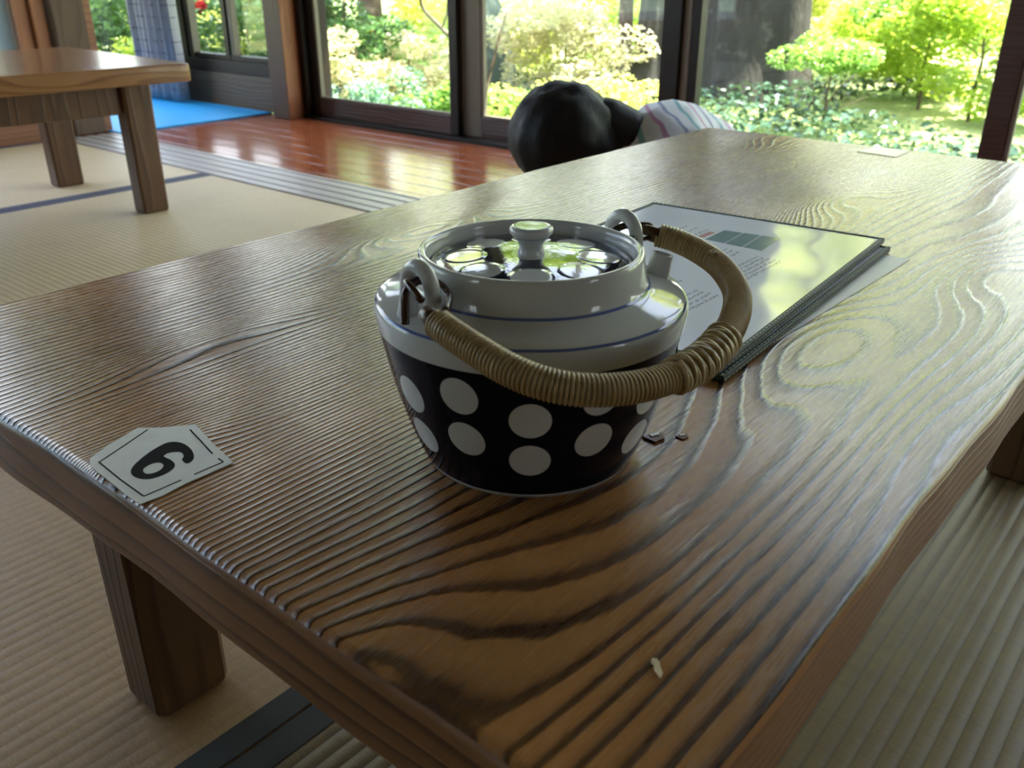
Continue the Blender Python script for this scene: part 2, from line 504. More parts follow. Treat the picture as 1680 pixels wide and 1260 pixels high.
MATS = [('tatB', -3.68, -2.653, 0.72, 1.598, 'farther straw mat beyond the dark cloth seam, under the far legs of the second table'),
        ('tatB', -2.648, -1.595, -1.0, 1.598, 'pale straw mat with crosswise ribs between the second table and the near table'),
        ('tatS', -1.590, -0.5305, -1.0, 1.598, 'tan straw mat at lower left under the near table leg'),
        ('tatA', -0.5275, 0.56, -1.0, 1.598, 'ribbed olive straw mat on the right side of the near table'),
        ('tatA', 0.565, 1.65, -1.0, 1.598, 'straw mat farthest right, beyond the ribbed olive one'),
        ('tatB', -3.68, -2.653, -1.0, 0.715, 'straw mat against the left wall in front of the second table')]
for i, (m, x0, x1, y0, y1, lab) in enumerate(MATS):
    r = empty('tatami_mat', ((x0 + x1) / 2, (y0 + y1) / 2, -0.044), lab, 'tatami mat', 'straw mats on the floor')
    hx = (x1 - x0) / 2; hy = (y1 - y0) / 2
    boxes('woven_surface', M[m], [(-hx, hx, -hy, hy, 0.0, 0.044)], r, bev=0.002)
    w = 0.030
    hm = M['heri'] if i in (2, 3) else M['heri_far']
    for sx in (-1, 1):
        xa = sx * hx; xb = sx * (hx - w)
        boxes('cloth_border', hm, [(min(xa, xb), max(xa, xb), -hy, hy, 0.0435, 0.0449)], r, bev=0.0005)
# remaining floor behind the camera
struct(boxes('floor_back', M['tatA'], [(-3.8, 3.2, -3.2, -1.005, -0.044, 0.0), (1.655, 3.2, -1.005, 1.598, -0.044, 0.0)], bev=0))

# window wall: header, posts
struct(boxes('wall_back', M['plaster'], [(-4.75, 3.2, 2.60, 2.70, 2.10, 2.42)], bev=0), 'plaster wall above the window head')
struct(boxes('trim_2', M['frame'], [(-3.30, 3.2, 2.56, 2.72, 2.02, 2.10)], bev=0.002), 'dark window head beam')
# the veranda's sliding glass doors in a dark frame
struct(boxes('trim_3', M['frame'], [(-3.40, 3.2, 2.601, 2.72, -0.04, 0.014), (-3.394, 3.2, 2.575, 2.6005, -0.04, 0.014)], bev=0.002), 'dark lower track of the sliding glass doors')
struct(boxes('trim_4', M['frame'], [(-3.392, -3.355, 2.578, 2.72, 0.0, 2.10)], bev=0.002), 'dark jamb beside the orange post')

def sliding_door(num, x0, x1, y, lw, rw, lmat, rmat, lab, handle=None):
    r = struct(empty('door_%d' % num, ((x0 + x1) / 2, y, 0.014), None), lab)
    a = x0 - (x0 + x1) / 2; b = -a
    boxes('stile', M[lmat], [(a, a + lw, -0.014, 0.014, 0, 2.0)], r, bev=0.002)
    boxes('stile', M[rmat], [(b - rw, b, -0.014, 0.014, 0, 2.0)], r, bev=0.002)
    boxes('rail', M['frame_red'], [(a + lw, b - rw, -0.013, 0.013, 0.0, 0.076)], r, bev=0.002)
    boxes('rail', M['frame_red'], [(a + lw, b - rw, -0.013, 0.013, 1.94, 2.0)], r, bev=0.002)
    boxes('pane', M['glass'], [(a + lw, b - rw, -0.002, 0.002, 0.076, 1.94)], r, bev=0)
    # pale putty bead round the pane
    boxes('bead', M['frame_tan'], [(a + lw, a + lw + 0.012, -0.010, 0.010, 0.076, 1.94), (a + lw + 0.012, b - rw, -0.010, 0.010, 0.076, 0.084)], r, bev=0.001)
    return r
sliding_door(1, -3.354, -2.462, 2.620, 0.045, 0.042, 'frame', 'frame', 'first sliding glass door, beside the orange post')
sliding_door(2, -2.475, -1.530, 2.652, 0.105, 0.05, 'frame_tan', 'frame', 'second sliding glass door, behind the child')
sliding_door(3, -1.524, -0.548, 2.652, 0.045, 0.03, 'frame', 'frame', 'third sliding glass door, in front of the big tree trunk')
sliding_door(4, -0.585, 0.36, 2.620, 0.060, 0.05, 'frame_red', 'frame', 'fourth sliding glass door, at the right edge')
sliding_door(5, 0.365, 1.30, 2.652, 0.05, 0.05, 'frame', 'frame', 'fifth sliding glass door')
struct(boxes('wall_back_added', M['plaster'], [(1.305, 3.2, 2.60, 2.70, 0.014, 2.02)], bev=0))  # unseen wall, added in place of doors to cut light from the right
struct(boxes('trim_5', M['frame'], [(-1.555, -1.490, 2.585, 2.634, 0.014, 2.02)], bev=0.002), 'dark post between the second and third glass doors')
struct(boxes('trim_6', M['frame_tan'], [(-1.489, -1.462, 2.600, 2.632, 0.014, 2.02)], bev=0.002), 'tan strip on the dark post')
struct(boxes('trim_7', M['frame'], [(-1.461, -1.430, 2.600, 2.637, 0.014, 2.02)], bev=0.002), 'dark strip on the dark post')

# corner post of the veranda: brown on the room side, its lit right side painted orange
bm = bmesh.new(); box(bm, -3.515, -3.395, 2.50, 2.60, 0.0, 2.42, bev=0.003)
o = bm_obj('trim_8', bm, [M['post'], M['post_orange']])
for p in o.data.polygons:
    if p.normal.x > 0.5: p.material_index = 1
struct(o, 'square post, brown in front, its lit side coloured orange')

# window 1 above the low board, left of the post
w1 = struct(empty('window_1', (-3.96, 2.60, 0.16)), 'small two pane window above the brown board')
cx = -3.96
boxes('window_frame', M['frame'], [(-4.40 - cx, -3.516 - cx, -0.03, 0.04, 0.0, 0.055), (-4.40 - cx, -4.275 - cx, -0.03, 0.04, 0.055, 1.9), (-4.40 - cx, -3.516 - cx, -0.03, 0.04, 1.86, 1.9)], w1, bev=0.002)
boxes('window_sash', M['frame_tan'], [(-4.274 - cx, -4.235 - cx, -0.02, 0.02, 0.056, 1.86), (-3.925 - cx, -3.890 - cx, -0.012, 0.02, 0.08, 1.86)], w1, bev=0.002)
boxes('window_sash', M['frame'], [(-3.960 - cx, -3.926 - cx, -0.02, 0.02, 0.056, 1.86), (-4.234 - cx, -3.961 - cx, -0.018, 0.02, 0.056, 0.080), (-3.925 - cx, -3.516 - cx, -0.018, 0.02, 0.056, 0.080)], w1, bev=0.002)
boxes('pane', M['glass'], [(-4.235 - cx, -3.516 - cx, 0.021, 0.025, 0.081, 1.86)], w1, bev=0)
struct(boxes('wall_low', M['board'], [(-4.70, -3.516, 2.575, 2.66, 0.0, 0.159)], bev=0.003), 'brown board below the small window')
struct(boxes('wall_corner', M['plaster'], [(-4.76, -4.40, 2.60, 2.70, 0.159, 2.42), (-3.516, -3.392, 2.605, 2.70, 0.0, 2.42)], bev=0), None)

# left wall of the room: red brown low board, frosted window, posts
struct(boxes('wall_left', M['redboard'], [(-3.80, -3.715, -3.2, 1.60, -0.044, 0.235)], bev=0.003), 'red brown low board along the left wall')
struct(boxes('wall_left_top', M['plaster'], [(-3.80, -3.72, -3.2, 1.60, 1.90, 2.42), (-3.80, -3.72, -3.2, -2.2, 0.235, 1.90)], bev=0), None)
w2 = struct(empty('window_2', (-3.76, 0.65, 0.235)), 'pale blue frosted window in the left wall')
boxes('window_frame', M['post_orange'], [(-0.03, 0.03, 0.90, 0.95, 0, 1.66), (-0.03, 0.03, -0.62, -0.57, 0, 1.66), (-0.03, 0.03, -2.85, -2.80, 0, 1.66), (-0.03, 0.03, -2.8, 0.9, 0, 0.03), (-0.03, 0.03, -2.8, 0.9, 1.62, 1.66)], w2, bev=0.002)
boxes('frosted_pane', M['frost'], [(-0.004, 0.004, -2.8, -0.62, 0.03, 1.62), (-0.004, 0.004, -0.57, 0.90, 0.03, 0.31)], w2, bev=0)
boxes('pane', M['glass'], [(-0.003, 0.003, -0.57, 0.90, 0.31, 1.62)], w2, bev=0)
struct(boxes('trim_9', M['post_orange'], [(-3.79, -3.71, 1.603, 1.655, 0.0, 2.42)], bev=0.003), 'narrow orange upright beside the corner post')
struct(boxes('trim_10', M['post'], [(-3.79, -3.675, 1.664, 1.790, 0.005, 2.42)], bev=0.004), 'weathered square corner post behind the second table')
struct(boxes('trim_11', M['redboard'], [(-3.79, -3.70, 1.80, 1.83, 0.0, 2.42)], bev=0.002), None)
# far left wall of the veranda
struct(boxes('wall_side', M['board'], [(-4.76, -4.66, 1.80, 2.60, 0.0, 0.14)], bev=0.003), 'low board at the far end of the veranda')
struct(boxes('wall_side_top', M['plaster'], [(-4.76, -4.66, 1.60, 2.60, 1.95, 2.42), (-4.76, -4.66, 1.45, 1.60, -0.1, 2.42), (-4.76, -3.80, 1.50, 1.60, -0.1, 2.42)], bev=0), None)
w3 = struct(empty('window_3', (-4.71, 2.2, 0.14)), 'clear window at the far end of the veranda')
boxes('window_frame', M['frame_tan'], [(-0.025, 0.025, -0.60, -0.565, 0, 1.81), (-0.025, 0.025, 0.365, 0.40, 0, 1.81), (-0.025, 0.025, -0.565, 0.365, 0, 0.03), (-0.025, 0.025, -0.565, 0.365, 1.78, 1.81)], w3, bev=0.002)
boxes('pane', M['glass'], [(-0.003, 0.003, -0.565, 0.365, 0.03, 1.78)], w3, bev=0)
# right wall, its unseen window added to admit daylight; windowed wall behind the camera
struct(boxes('wall_right', M['plaster'], [(3.1, 3.2, -3.2, 2.60, -0.04, 0.75), (3.1, 3.2, -3.2, 2.60, 1.95, 2.42), (3.1, 3.2, 1.35, 2.6, 0.75, 1.95), (3.1, 3.2, -3.2, 0.75, 0.75, 1.95)], bev=0))
w4 = struct(empty('window_4', (3.15, 1.05, 0.75)), 'unseen window added in the right wall to admit daylight')
boxes('window_frame', M['post'], [(-0.03, 0.03, -0.30, -0.26, 0, 1.2), (-0.03, 0.03, 0.26, 0.30, 0, 1.2), (-0.03, 0.03, -0.025, 0.025, 0, 1.2)], w4, bev=0.002)
boxes('pane', M['glass'], [(-0.003, 0.003, -0.26, 0.26, 0, 1.2)], w4, bev=0)
struct(boxes('wall_front', M['plaster'], [(-3.8, 3.2, -3.3, -3.2, -0.04, 0.7), (-3.8, 3.2, -3.3, -3.2, 1.95, 2.42), (-3.8, -1.55, -3.3, -3.2, 0.7, 1.95), (-1.05, 3.2, -3.3, -3.2, 0.7, 1.95)], bev=0))
w5 = struct(empty('window_5', (-1.3, -3.25, 0.7)), 'window behind')
boxes('window_frame', M['post'], [(-0.25, -0.21, -0.03, 0.03, 0, 1.25), (0.21, 0.25, -0.03, 0.03, 0, 1.25), (-0.025, 0.025, -0.03, 0.03, 0, 1.25)], w5, bev=0.002)
boxes('pane', M['glass'], [(-0.21, 0.21, -0.003, 0.003, 0, 1.25)], w5, bev=0)
# eave
struct(boxes('ceiling_eave', M['dark_wood'], [(-5.5, 4.0, 2.72, 3.45, 2.52, 2.60)], bev=0.003), 'dark wooden eave')

# blue mat on the veranda
bmx = empty('blue_mat', (-4.10, 2.165, 0.0), 'bright blue thin mat lying at the far left end of the veranda', 'mat')
boxes('mat_sheet', M['blue'], [(-0.55, 0.49, -0.355, 0.395, 0.0005, 0.008)], bmx, bev=0.003)

# curtain
def curtain():
    r = empty('curtain', (-4.40, 2.47, 0.02), 'grey patterned curtain gathered at the far left corner of the veranda', 'curtain')
    k = NT('grey curtain cloth')
    o = k.sep(k.co())
    pat = k.ma('GREATER_THAN', k.ma('FRACT', k.mul(o[2], 1 / 0.055)), 0.88)
    nz = k.noise(k.co(), 30, 2, 0.5)
    c = k.mix(k.mul(pat, k.mapr(nz, 0.45, 0.55)), (0.40, 0.39, 0.42), (0.16, 0.16, 0.19))
    k.set(Base_Color=c, Roughness=0.85)
    V = []; F = []
    nx, nz_ = 90, 40
    for layer in (0, 1):
        for j in range(nz_ + 1):
            z = 2.0 * j / nz_
            for i in range(nx + 1):
                t = i / nx
                ph = t * 2 * PI * 5.5
                x = -0.20 + 0.40 * t + 0.006 * math.sin(z * 3 + t * 9)
                y = 0.028 * math.sin(ph + 0.25 * math.sin(z * 2.0)) + 0.010 * math.sin(ph * 2.3 + 1) + (0.003 if layer else 0)
                V.append((x, y, z))
    st = nx + 1; off = st * (nz_ + 1)
    for j in range(nz_):
        for i in range(nx):
            a = j * st + i
            F.append((a, a + 1, a + st + 1, a + st)); F.append((off + a, off + a + st, off + a + st + 1, off + a + 1))
    for i in range(nx):
        F.append((i, off + i, off + i + 1, i + 1))
    mesh_obj('cloth', V, F, k.m, r, smooth=True)
    V, F = tube_geo([(-0.24, 0, 2.02), (0.9, 0, 2.02)], 0.010, 12)
    mesh_obj('curtain_rod', V, F, M['dark_wood'], r, smooth=True)
curtain()

# ------------------------------------------------------------------ tables
def slab_top(name, x0, x1, y0, y1, z1, th, mat, parent, wob=0.0022, rad=0.006, seed=1):
    """thick plank top with softened, slightly wavering edges; coordinates local to the parent"""
    rr = random.Random(seed)
    n = [int((x1 - x0) / 0.02), int((y1 - y0) / 0.02)]
    per = []
    def wv(s, k): return wob * (math.sin(s * 11 + k) * 0.5 + math.sin(s * 27 + 2.1 * k) * 0.3 + math.sin(s * 63 + k * 1.3) * 0.2)
    rc = 0.010
    def side(a, b, nx, ny, cnt, k):
        L = math.hypot(b[0] - a[0], b[1] - a[1])
        tx, ty = (b[0] - a[0]) / L, (b[1] - a[1]) / L
        for i in range(cnt + 1):
            s = rc + (L - 2 * rc) * i / cnt
            w = wv(s, k)
            per.append((a[0] + tx * s + nx * w, a[1] + ty * s + ny * w, nx, ny))
        # rounded corner
    side((x0, y0), (x1, y0), 0, -1, n[0], 1.0); per.append((x1 - 0.003, y0 + 0.003, 0.7, -0.7))
    side((x1, y0), (x1, y1), 1, 0, n[1], 2.0); per.append((x1 - 0.003, y1 - 0.003, 0.7, 0.7))
    side((x1, y1), (x0, y1), 0, 1, n[0], 3.0); per.append((x0 + 0.003, y1 - 0.003, -0.7, 0.7))
    side((x0, y1), (x0, y0), -1, 0, n[1], 4.0); per.append((x0 + 0.003, y0 + 0.003, -0.7, -0.7))
    prof = []
    for i in range(5):
        a = i / 4 * PI / 2
        prof.append((rad * (1 - math.sin(a)), z1 - rad * (1 - math.cos(a))))
    for i in range(5):
        a = i / 4 * PI / 2
        prof.append((0.004 * (1 - math.cos(a)), z1 - th + 0.004 * (1 - math.sin(a))))
    V = []; F = []
    N = len(per)
    for ins, z in prof:
        for (x, y, nx, ny) in per:
            V.append((x - nx * ins, y - ny * ins, z))
    for i in range(len(prof) - 1):
        for j in range(N):
            F.append((i * N + j, (i + 1) * N + j, (i + 1) * N + (j + 1) % N, i * N + (j + 1) % N))
    F.append(tuple(range(N))); F.append(tuple(range((len(prof) - 1) * N, len(prof) * N))[::-1])
    o = mesh_obj(name, V, F, mat, parent, smooth=True)
    o.data.polygons[len(F) - 1].use_smooth = False
    o.data.polygons[len(F) - 2].use_smooth = False
    return o

def leg_mesh(parent, x0, x1, y0, y1, z1, mat, ch=0.006):
    pts = [(x0 + ch, y0), (x1 - ch, y0), (x1, y0 + ch), (x1, y1 - ch), (x1 - ch, y1), (x0 + ch, y1), (x0, y1 - ch), (x0, y0 + ch)]
    cx_, cy_ = (x0 + x1) / 2, (y0 + y1) / 2
    V = []; F = []
    for z, s in ((0.0, 0.94), (0.004, 1.0), (z1 * 0.6, 1.02), (z1, 1.05)):
        for x, y in pts: V.append((cx_ + (x - cx_) * s, cy_ + (y - cy_) * s, z))
    n = 8
    for i in range(3):
        for j in range(n): F.append((i * n + j, i * n + (j + 1) % n, (i + 1) * n + (j + 1) % n, (i + 1) * n + j))
    F.append(tuple(range(n))[::-1]); F.append(tuple(range(3 * n, 4 * n)))
    return mesh_obj('leg', V, F, mat, parent)

tcx, tcy = -0.395, 0.754
T1 = empty('low_table', (tcx, tcy, 0.001), 'large low table of strongly grained brown wood in the foreground, under the teapot', 'table')
M['top1'] = table_top_mat('figured table top', tcx, tcy)
M['sidegrain'] = wood('table side wood', (0.40, 0.185, 0.065), (0.20, 0.080, 0.028), ax=2, freq=150, along=1, rough=0.33, bumpd=0.0004, warp=0.8)
M['endgrain'] = wood('table end wood', (0.27, 0.120, 0.045), (0.060, 0.022, 0.010), ax=2, freq=75, along=0, rough=0.33, bumpd=0.0004, warp=1.3)
top_o = slab_top('tabletop', -0.713 - tcx, -0.079 - tcx, 0.156 - tcy, 1.345 - tcy, TZ - 0.001, 0.043, [M['top1'], M['endgrain'], M['sidegrain']], T1)
for p in top_o.data.polygons:
    if abs(p.normal.y) > 0.6: p.material_index = 1
    elif abs(p.normal.x) > 0.7: p.material_index = 2
for (a, b, c_, d) in [(-0.672, -0.614, 0.248, 0.320), (-0.172, -0.114, 0.248, 0.320), (-0.672, -0.614, 1.179, 1.251), (-0.172, -0.114, 1.179, 1.251)]:
    leg_mesh(T1, a - tcx, b - tcx, c_ - tcy, d - tcy, 0.331, M['leg'])
for (a, b) in [(-0.655, -0.633), (-0.155, -0.133)]:
    boxes('apron', M['leg'], [(a - tcx, b - tcx, 0.322 - tcy, 1.177 - tcy, 0.262, 0.3295)], T1, bev=0.002)
for (a, b) in [(0.27, 0.292), (1.205, 1.227)]:
    boxes('apron', M['leg'], [(-0.612 - tcx, -0.174 - tcx, a - tcy, b - tcy, 0.262, 0.3295)], T1, bev=0.002)

# second table; rotated a touch
T2 = empty('low_table', (-2.20, 1.325, 0.001), 'smaller low table of lighter brown wood at the upper left', 'table', rz=math.radians(-4.0))
slab_top('tabletop', -0.78, 0.0, -1.20, 0.0, 0.388, 0.045, M['table2'], T2, wob=0.001, seed=3)
for (a, b, c_, d) in [(-0.160, -0.098, -0.145, -0.072), (-0.665, -0.600, -0.180, -0.100), (-0.160, -0.098, -1.12, -1.05), (-0.665, -0.600, -1.12, -1.05)]:
    leg_mesh(T2, a, b, c_, d, 0.343, M['leg2'])
boxes('apron', M['leg2'], [(-0.140, -0.118, -1.045, -0.150, 0.262, 0.3425)], T2, bev=0.002)
boxes('apron', M['leg2'], [(-0.645, -0.620, -1.045, -0.185, 0.262, 0.3425)], T2, bev=0.002)
boxes('apron', M['leg2'], [(-0.596, -0.165, -0.135, -0.112, 0.262, 0.3425)], T2, bev=0.002)

# ------------------------------------------------------------------ teapot
PX, PY = -0.2617, 0.3264
TH0 = math.radians(-51.0)
def porcelain():
    k = NT('dotted porcelain')
    o = k.sep(k.co())
    x, y, z = o[0], o[1], o[2]
    r = k.ma('SQRT', k.add(k.mul(x, x), k.mul(y, y)))
    th = k.ma('ARCTAN2', y, x)
    sector = 2 * PI / 14
    q = k.mul(k.ma('SUBTRACT', th, TH0 - sector / 2 - 4 * PI), 1 / sector)
    idx = k.ma('FLOOR', q)
    par = k.ma('MODULO', k.add(idx, 0.0), 2.0)          # 0 for the low columns, 1 for the high ones
    dth = k.mul(k.ma('SUBTRACT', k.ma('FRACT', q), 0.5), sector)
    dx = k.mul(dth, r)
    par = k.ma('GREATER_THAN', k.ma('ABSOLUTE', k.ma('SUBTRACT', par, 0.0)), 0.5)
    za = k.ma('ADD', 0.0500, k.mul(par, 0.0095)); zb = k.ma('ADD', 0.0262, k.mul(par, 0.0090))
    white = None
    for zc in (za, zb):
        dz = k.ma('SUBTRACT', z, zc)
        d = k.ma('SQRT', k.add(k.mul(dx, dx), k.mul(dz, dz)))
        w = k.mapr(d, 0.0098, 0.0094)
        white = w if white is None else k.ma('MAXIMUM', white, w)
    band = k.ma('MULTIPLY', k.mapr(z, 0.0021, 0.0026), k.mapr(z, 0.0738, 0.0733))
    navy = k.mul(band, k.ma('SUBTRACT', 1.0, white))
    tone = k.noise(k.co(), 60, 2, 0.5)
    wht = k.mix(tone, (0.54, 0.56, 0.56), (0.60, 0.61, 0.60))
    nv = k.mix(tone, (0.004, 0.005, 0.011), (0.007, 0.009, 0.018))
    c = k.mix(navy, wht, nv)
    # thin blue lines painted at the shoulder edge and at the foot of the neck
    wob = k.mul(k.ma('SUBTRACT', k.noise(k.co(), 25, 1, 0.5), 0.5), 0.0006)
    rr = k.add(r, wob)
    l1 = k.ma('MULTIPLY', k.mapr(k.ma('ABSOLUTE', k.ma('SUBTRACT', rr, 0.0764)), 0.0006, 0.0003), k.ma('GREATER_THAN', z, 0.0835))
    l2 = k.ma('MULTIPLY', k.mapr(k.ma('ABSOLUTE', k.ma('SUBTRACT', rr, 0.0580)), 0.0007, 0.0003), k.ma('GREATER_THAN', z, 0.0870))
    l2 = k.ma('MULTIPLY', l2, k.ma('LESS_THAN', z, 0.0935))
    c = k.mix(k.mul(k.ma('MAXIMUM', l1, l2), 0.85), c, (0.03, 0.07, 0.33))
    k.set(Base_Color=c, Roughness=0.09, Normal=k.bump(k.noise(k.co(), 45, 2, 0.5), 0.0004, 0.6))
    k.l(k.mapr(navy, 0.0, 1.0, 0.5, 0.12), k.b.inputs['Specular IOR Level'])
    return k.m
M['porc'] = porcelain()
M['white_porc'] = plain('white porcelain', (0.57, 0.58, 0.58), 0.10, 0.5, var=0.03, vscale=50, bump=0.0002)
pot = empty('teapot', (PX, PY, TZ), 'round navy porcelain teapot with white dots and a cane wrapped handle', 'teapot')
prof = [(0.0515, 0.0), (0.0550, 0.0003), (0.0557, 0.0022), (0.0566, 0.004), (0.0590, 0.0092), (0.0612, 0.015), (0.0638, 0.022), (0.0662, 0.030), (0.0686, 0.038), (0.0706, 0.046),
        (0.0725, 0.054), (0.0742, 0.062), (0.0757, 0.070), (0.0768, 0.076), (0.0774, 0.080), (0.0775, 0.0828), (0.0771, 0.0848), (0.0763, 0.0860), (0.0750, 0.0868),
        (0.0710, 0.0880), (0.0660, 0.0893), (0.0620, 0.0904), (0.0595, 0.0913), (0.0579, 0.0925), (0.0570, 0.0940), (0.0564, 0.0970), (0.0558, 0.1010), (0.0552, 0.1050), (0.0550, 0.1072),
        (0.0545, 0.1083), (0.0535, 0.1088), (0.0522, 0.1086), (0.0513, 0.1078), (0.0508, 0.1060), (0.0505, 0.1020), (0.0500, 0.0990), (0.0450, 0.0985), (0.0440, 0.0940), (0.0560, 0.0880), (0.0600, 0.060), (0.0500, 0.010), (0.0100, 0.006)]
def dense(pr, n=3):
    out = []
    for i in range(len(pr) - 1):
        for j in range(n):
            t = j / n
            out.append((pr[i][0] * (1 - t) + pr[i + 1][0] * t, pr[i][1] * (1 - t) + pr[i + 1][1] * t))
    out.append(pr[-1]); return out
V, F = lathe(prof, 144)
body = mesh_obj('body', V, F, M['porc'], pot, smooth=True)

def lid_mat():
    k = NT('dotted lid glaze')
    o = k.sep(k.co())
    x, y = o[0], o[1]
    r = k.ma('SQRT', k.add(k.mul(x, x), k.mul(y, y)))
    th = k.ma('ARCTAN2', y, x)
    sec = 2 * PI / 8
    q = k.mul(k.ma('SUBTRACT', th, TH0 - sec / 2 - 4 * PI), 1 / sec)
    a = k.mul(k.ma('SUBTRACT', k.ma('FRACT', q), 0.5), sec)
    u = k.ma('SUBTRACT', k.mul(r, k.ma('COSINE', a)), 0.0325); v = k.mul(r, k.ma('SINE', a))
    d = k.ma('SQRT', k.add(k.mul(u, u), k.mul(v, v)))
    w = k.mapr(d, 0.0100, 0.0096)
    rim = k.mapr(r, 0.0478, 0.0482)
    knobfoot = k.mapr(r, 0.0100, 0.0096)
    c = k.mix(k.ma('MAXIMUM', k.ma('MAXIMUM', w, rim), knobfoot), (0.008, 0.010, 0.026), (0.56, 0.57, 0.57))
    ln = k.mapr(k.ma('ABSOLUTE', k.ma('SUBTRACT', d, 0.0101)), 0.0004, 0.0001)
    c = k.mix(ln, c, (0.02, 0.05, 0.22))
    h = k.mapr(d, 0.0115, 0.0088, 0, 1, True)
    wv = k.noise(k.co(), 60, 3, 0.55)
    k.set(Base_Color=c, Roughness=0.06, Normal=k.bump(k.add(h, k.mul(wv, 0.55)), 0.0005, 0.7))
    k.b.inputs['Specular IOR Level'].default_value = 0.8
    return k.m
lid = [(0.0105, 0.1000), (0.0470, 0.0990), (0.0492, 0.0996), (0.0497, 0.1008), (0.0490, 0.1020), (0.0460, 0.1026), (0.0400, 0.1032), (0.0300, 0.1041), (0.0200, 0.1047), (0.0120, 0.1050), (0.0060, 0.1051), (0.001, 0.1051)]
V, F = lathe(lid, 96)
lido = mesh_obj('lid', V, F, lid_mat(), pot, smooth=True)
def knob_mat():
    k = NT('knob glaze')
    o = k.sep(k.co())
    r = k.ma('SQRT', k.add(k.mul(o[0], o[0]), k.mul(o[1], o[1])))
    ln = k.ma('MULTIPLY', k.mapr(k.ma('ABSOLUTE', k.ma('SUBTRACT', r, 0.0084)), 0.0006, 0.0003), k.ma('GREATER_THAN', o[2], 0.114))
    k.set(Base_Color=k.mix(ln, (0.57, 0.58, 0.58), (0.03, 0.07, 0.35)), Roughness=0.08)
    return k.m
kn = [(0.0070, 0.1040), (0.0068, 0.1060), (0.0060, 0.1075), (0.0058, 0.1090), (0.0062, 0.1108), (0.0074, 0.1128), (0.0092, 0.1146), (0.0104, 0.1160), (0.0107, 0.1172), (0.0104, 0.1183), (0.0094, 0.1190), (0.0080, 0.1192), (0.0060, 0.1190), (0.001, 0.1188)]
V, F = lathe(kn, 64)
mesh_obj('knob', V, F, knob_mat(), lido, smooth=True)

HA = math.radians(262.0)
hd = Vector((math.cos(HA), math.sin(HA), 0))          # from the pot's axis to the near lug
hp = Vector((math.cos(HA + PI / 2), math.sin(HA + PI / 2), 0))
for s in (1, -1):
    # horseshoe lug standing on the shoulder, hole facing outwards
    r0 = 0.0670
    pts = []
    hw = 0.0092
    for i in range(25):
        a = PI * i / 24
        pts.append(hd * s * (r0 + 0.0005) + hp * (-math.cos(a) * hw) + Vector((0, 0, 0.1022 + math.sin(a) * 0.0105)))
    pts = [pts[0] * 1.0 + Vector((0, 0, -0.0155)) - hp * 0.0012, pts[0] + Vector((0, 0, -0.008))] + pts + [pts[-1] + Vector((0, 0, -0.008)), pts[-1] + Vector((0, 0, -0.0155)) + hp * 0.0012]
    rad = [0.0050, 0.0042] + [0.0036] * 25 + [0.0042, 0.0050]
    V, F = tube_geo(pts, rad, 16)
    mesh_obj('lug', V, F, M['white_porc'], pot, smooth=True)
# short spout behind the far lug
SA = math.radians(57.0)
sd = Vector((math.cos(SA), math.sin(SA), 0))
path = catmull([sd * 0.0672 + Vector((0, 0, 0.076)), sd * 0.0685 + Vector((0, 0, 0.086)), sd * 0.0695 + Vector((0, 0, 0.092)), sd * 0.0712 + Vector((0, 0, 0.099))], 8)
n = len(path)
V, F = tube_geo(path, [0.0070 - 0.0016 * (i / (n - 1)) for i in range(n)], 28, cap=False)
V2, F2 = tube_geo(path[::-1], [0.0038 + 0.0012 * (i / (n - 1)) for i in range(n)], 28, cap=False)
V_, F_ = merge([(V, F), (V2, F2)])
a0 = (n - 1) * 28; b0 = len(V)
P_, T_, N_, B_ = frames(path)
sp_o = mesh_obj('spout', V_, F_, M['white_porc'], pot, smooth=True)
bm = bmesh.new(); bm.from_mesh(sp_o.data); bm.verts.ensure_lookup_table()
tipv = [bm.verts[a0 + j] for j in range(28)]
tin = [bm.verts[b0 + j] for j in range(28)]
for j in range(28):
    q = tipv[j]; best = min(tin, key=lambda w: (w.co - q.co).length)
    q2 = tipv[(j + 1) % 28]; best2 = min(tin, key=lambda w: (w.co - q2.co).length)
    if best is not best2:
        try: bm.faces.new((q, q2, best2, best))
        except ValueError: pass
bm.to_mesh(sp_o.data); bm.free()
for p in sp_o.data.polygons: p.use_smooth = True

# handle: hoop hinged at the lugs and dropped forward
tilt = math.radians(12)
hq = hp * math.cos(tilt) - Vector((0, 0, 1)) * math.sin(tilt)
HO = Vector((0, 0, 0.103))
hpts = [(0.079, 0.026), (0.079, 0.037), (0.078, 0.052), (0.076, 0.068), (0.071, 0.082), (0.062, 0.093), (0.049, 0.101), (0.033, 0.106), (0.011, 0.1075), (-0.014, 0.103), (-0.043, 0.092), (-0.069, 0.075), (-0.085, 0.054), (-0.090, 0.036), (-0.089, 0.020), (-0.083, 0.008)]
hpath = catmull([HO + hd * a + hq * b for a, b in hpts], 24)
handle_mat = plain('dark cane core', (0.085, 0.045, 0.022), 0.35, 0.5, var=0.3, vscale=200, bump=0.0002)
dark_cane = plain('dark lacquered cane', (0.050, 0.018, 0.010), 0.18, 0.6, var=0.2, vscale=200)
k = NT('wrapped cane')
nz = k.noise(k.co(), 90, 3, 0.6)
k.set(Base_Color=k.mix(k.mapr(nz, 0.3, 0.7), (0.36, 0.255, 0.105), (0.47, 0.345, 0.165)), Roughness=0.30)
k.b.inputs['Specular IOR Level'].default_value = 0.6
cane = k.m
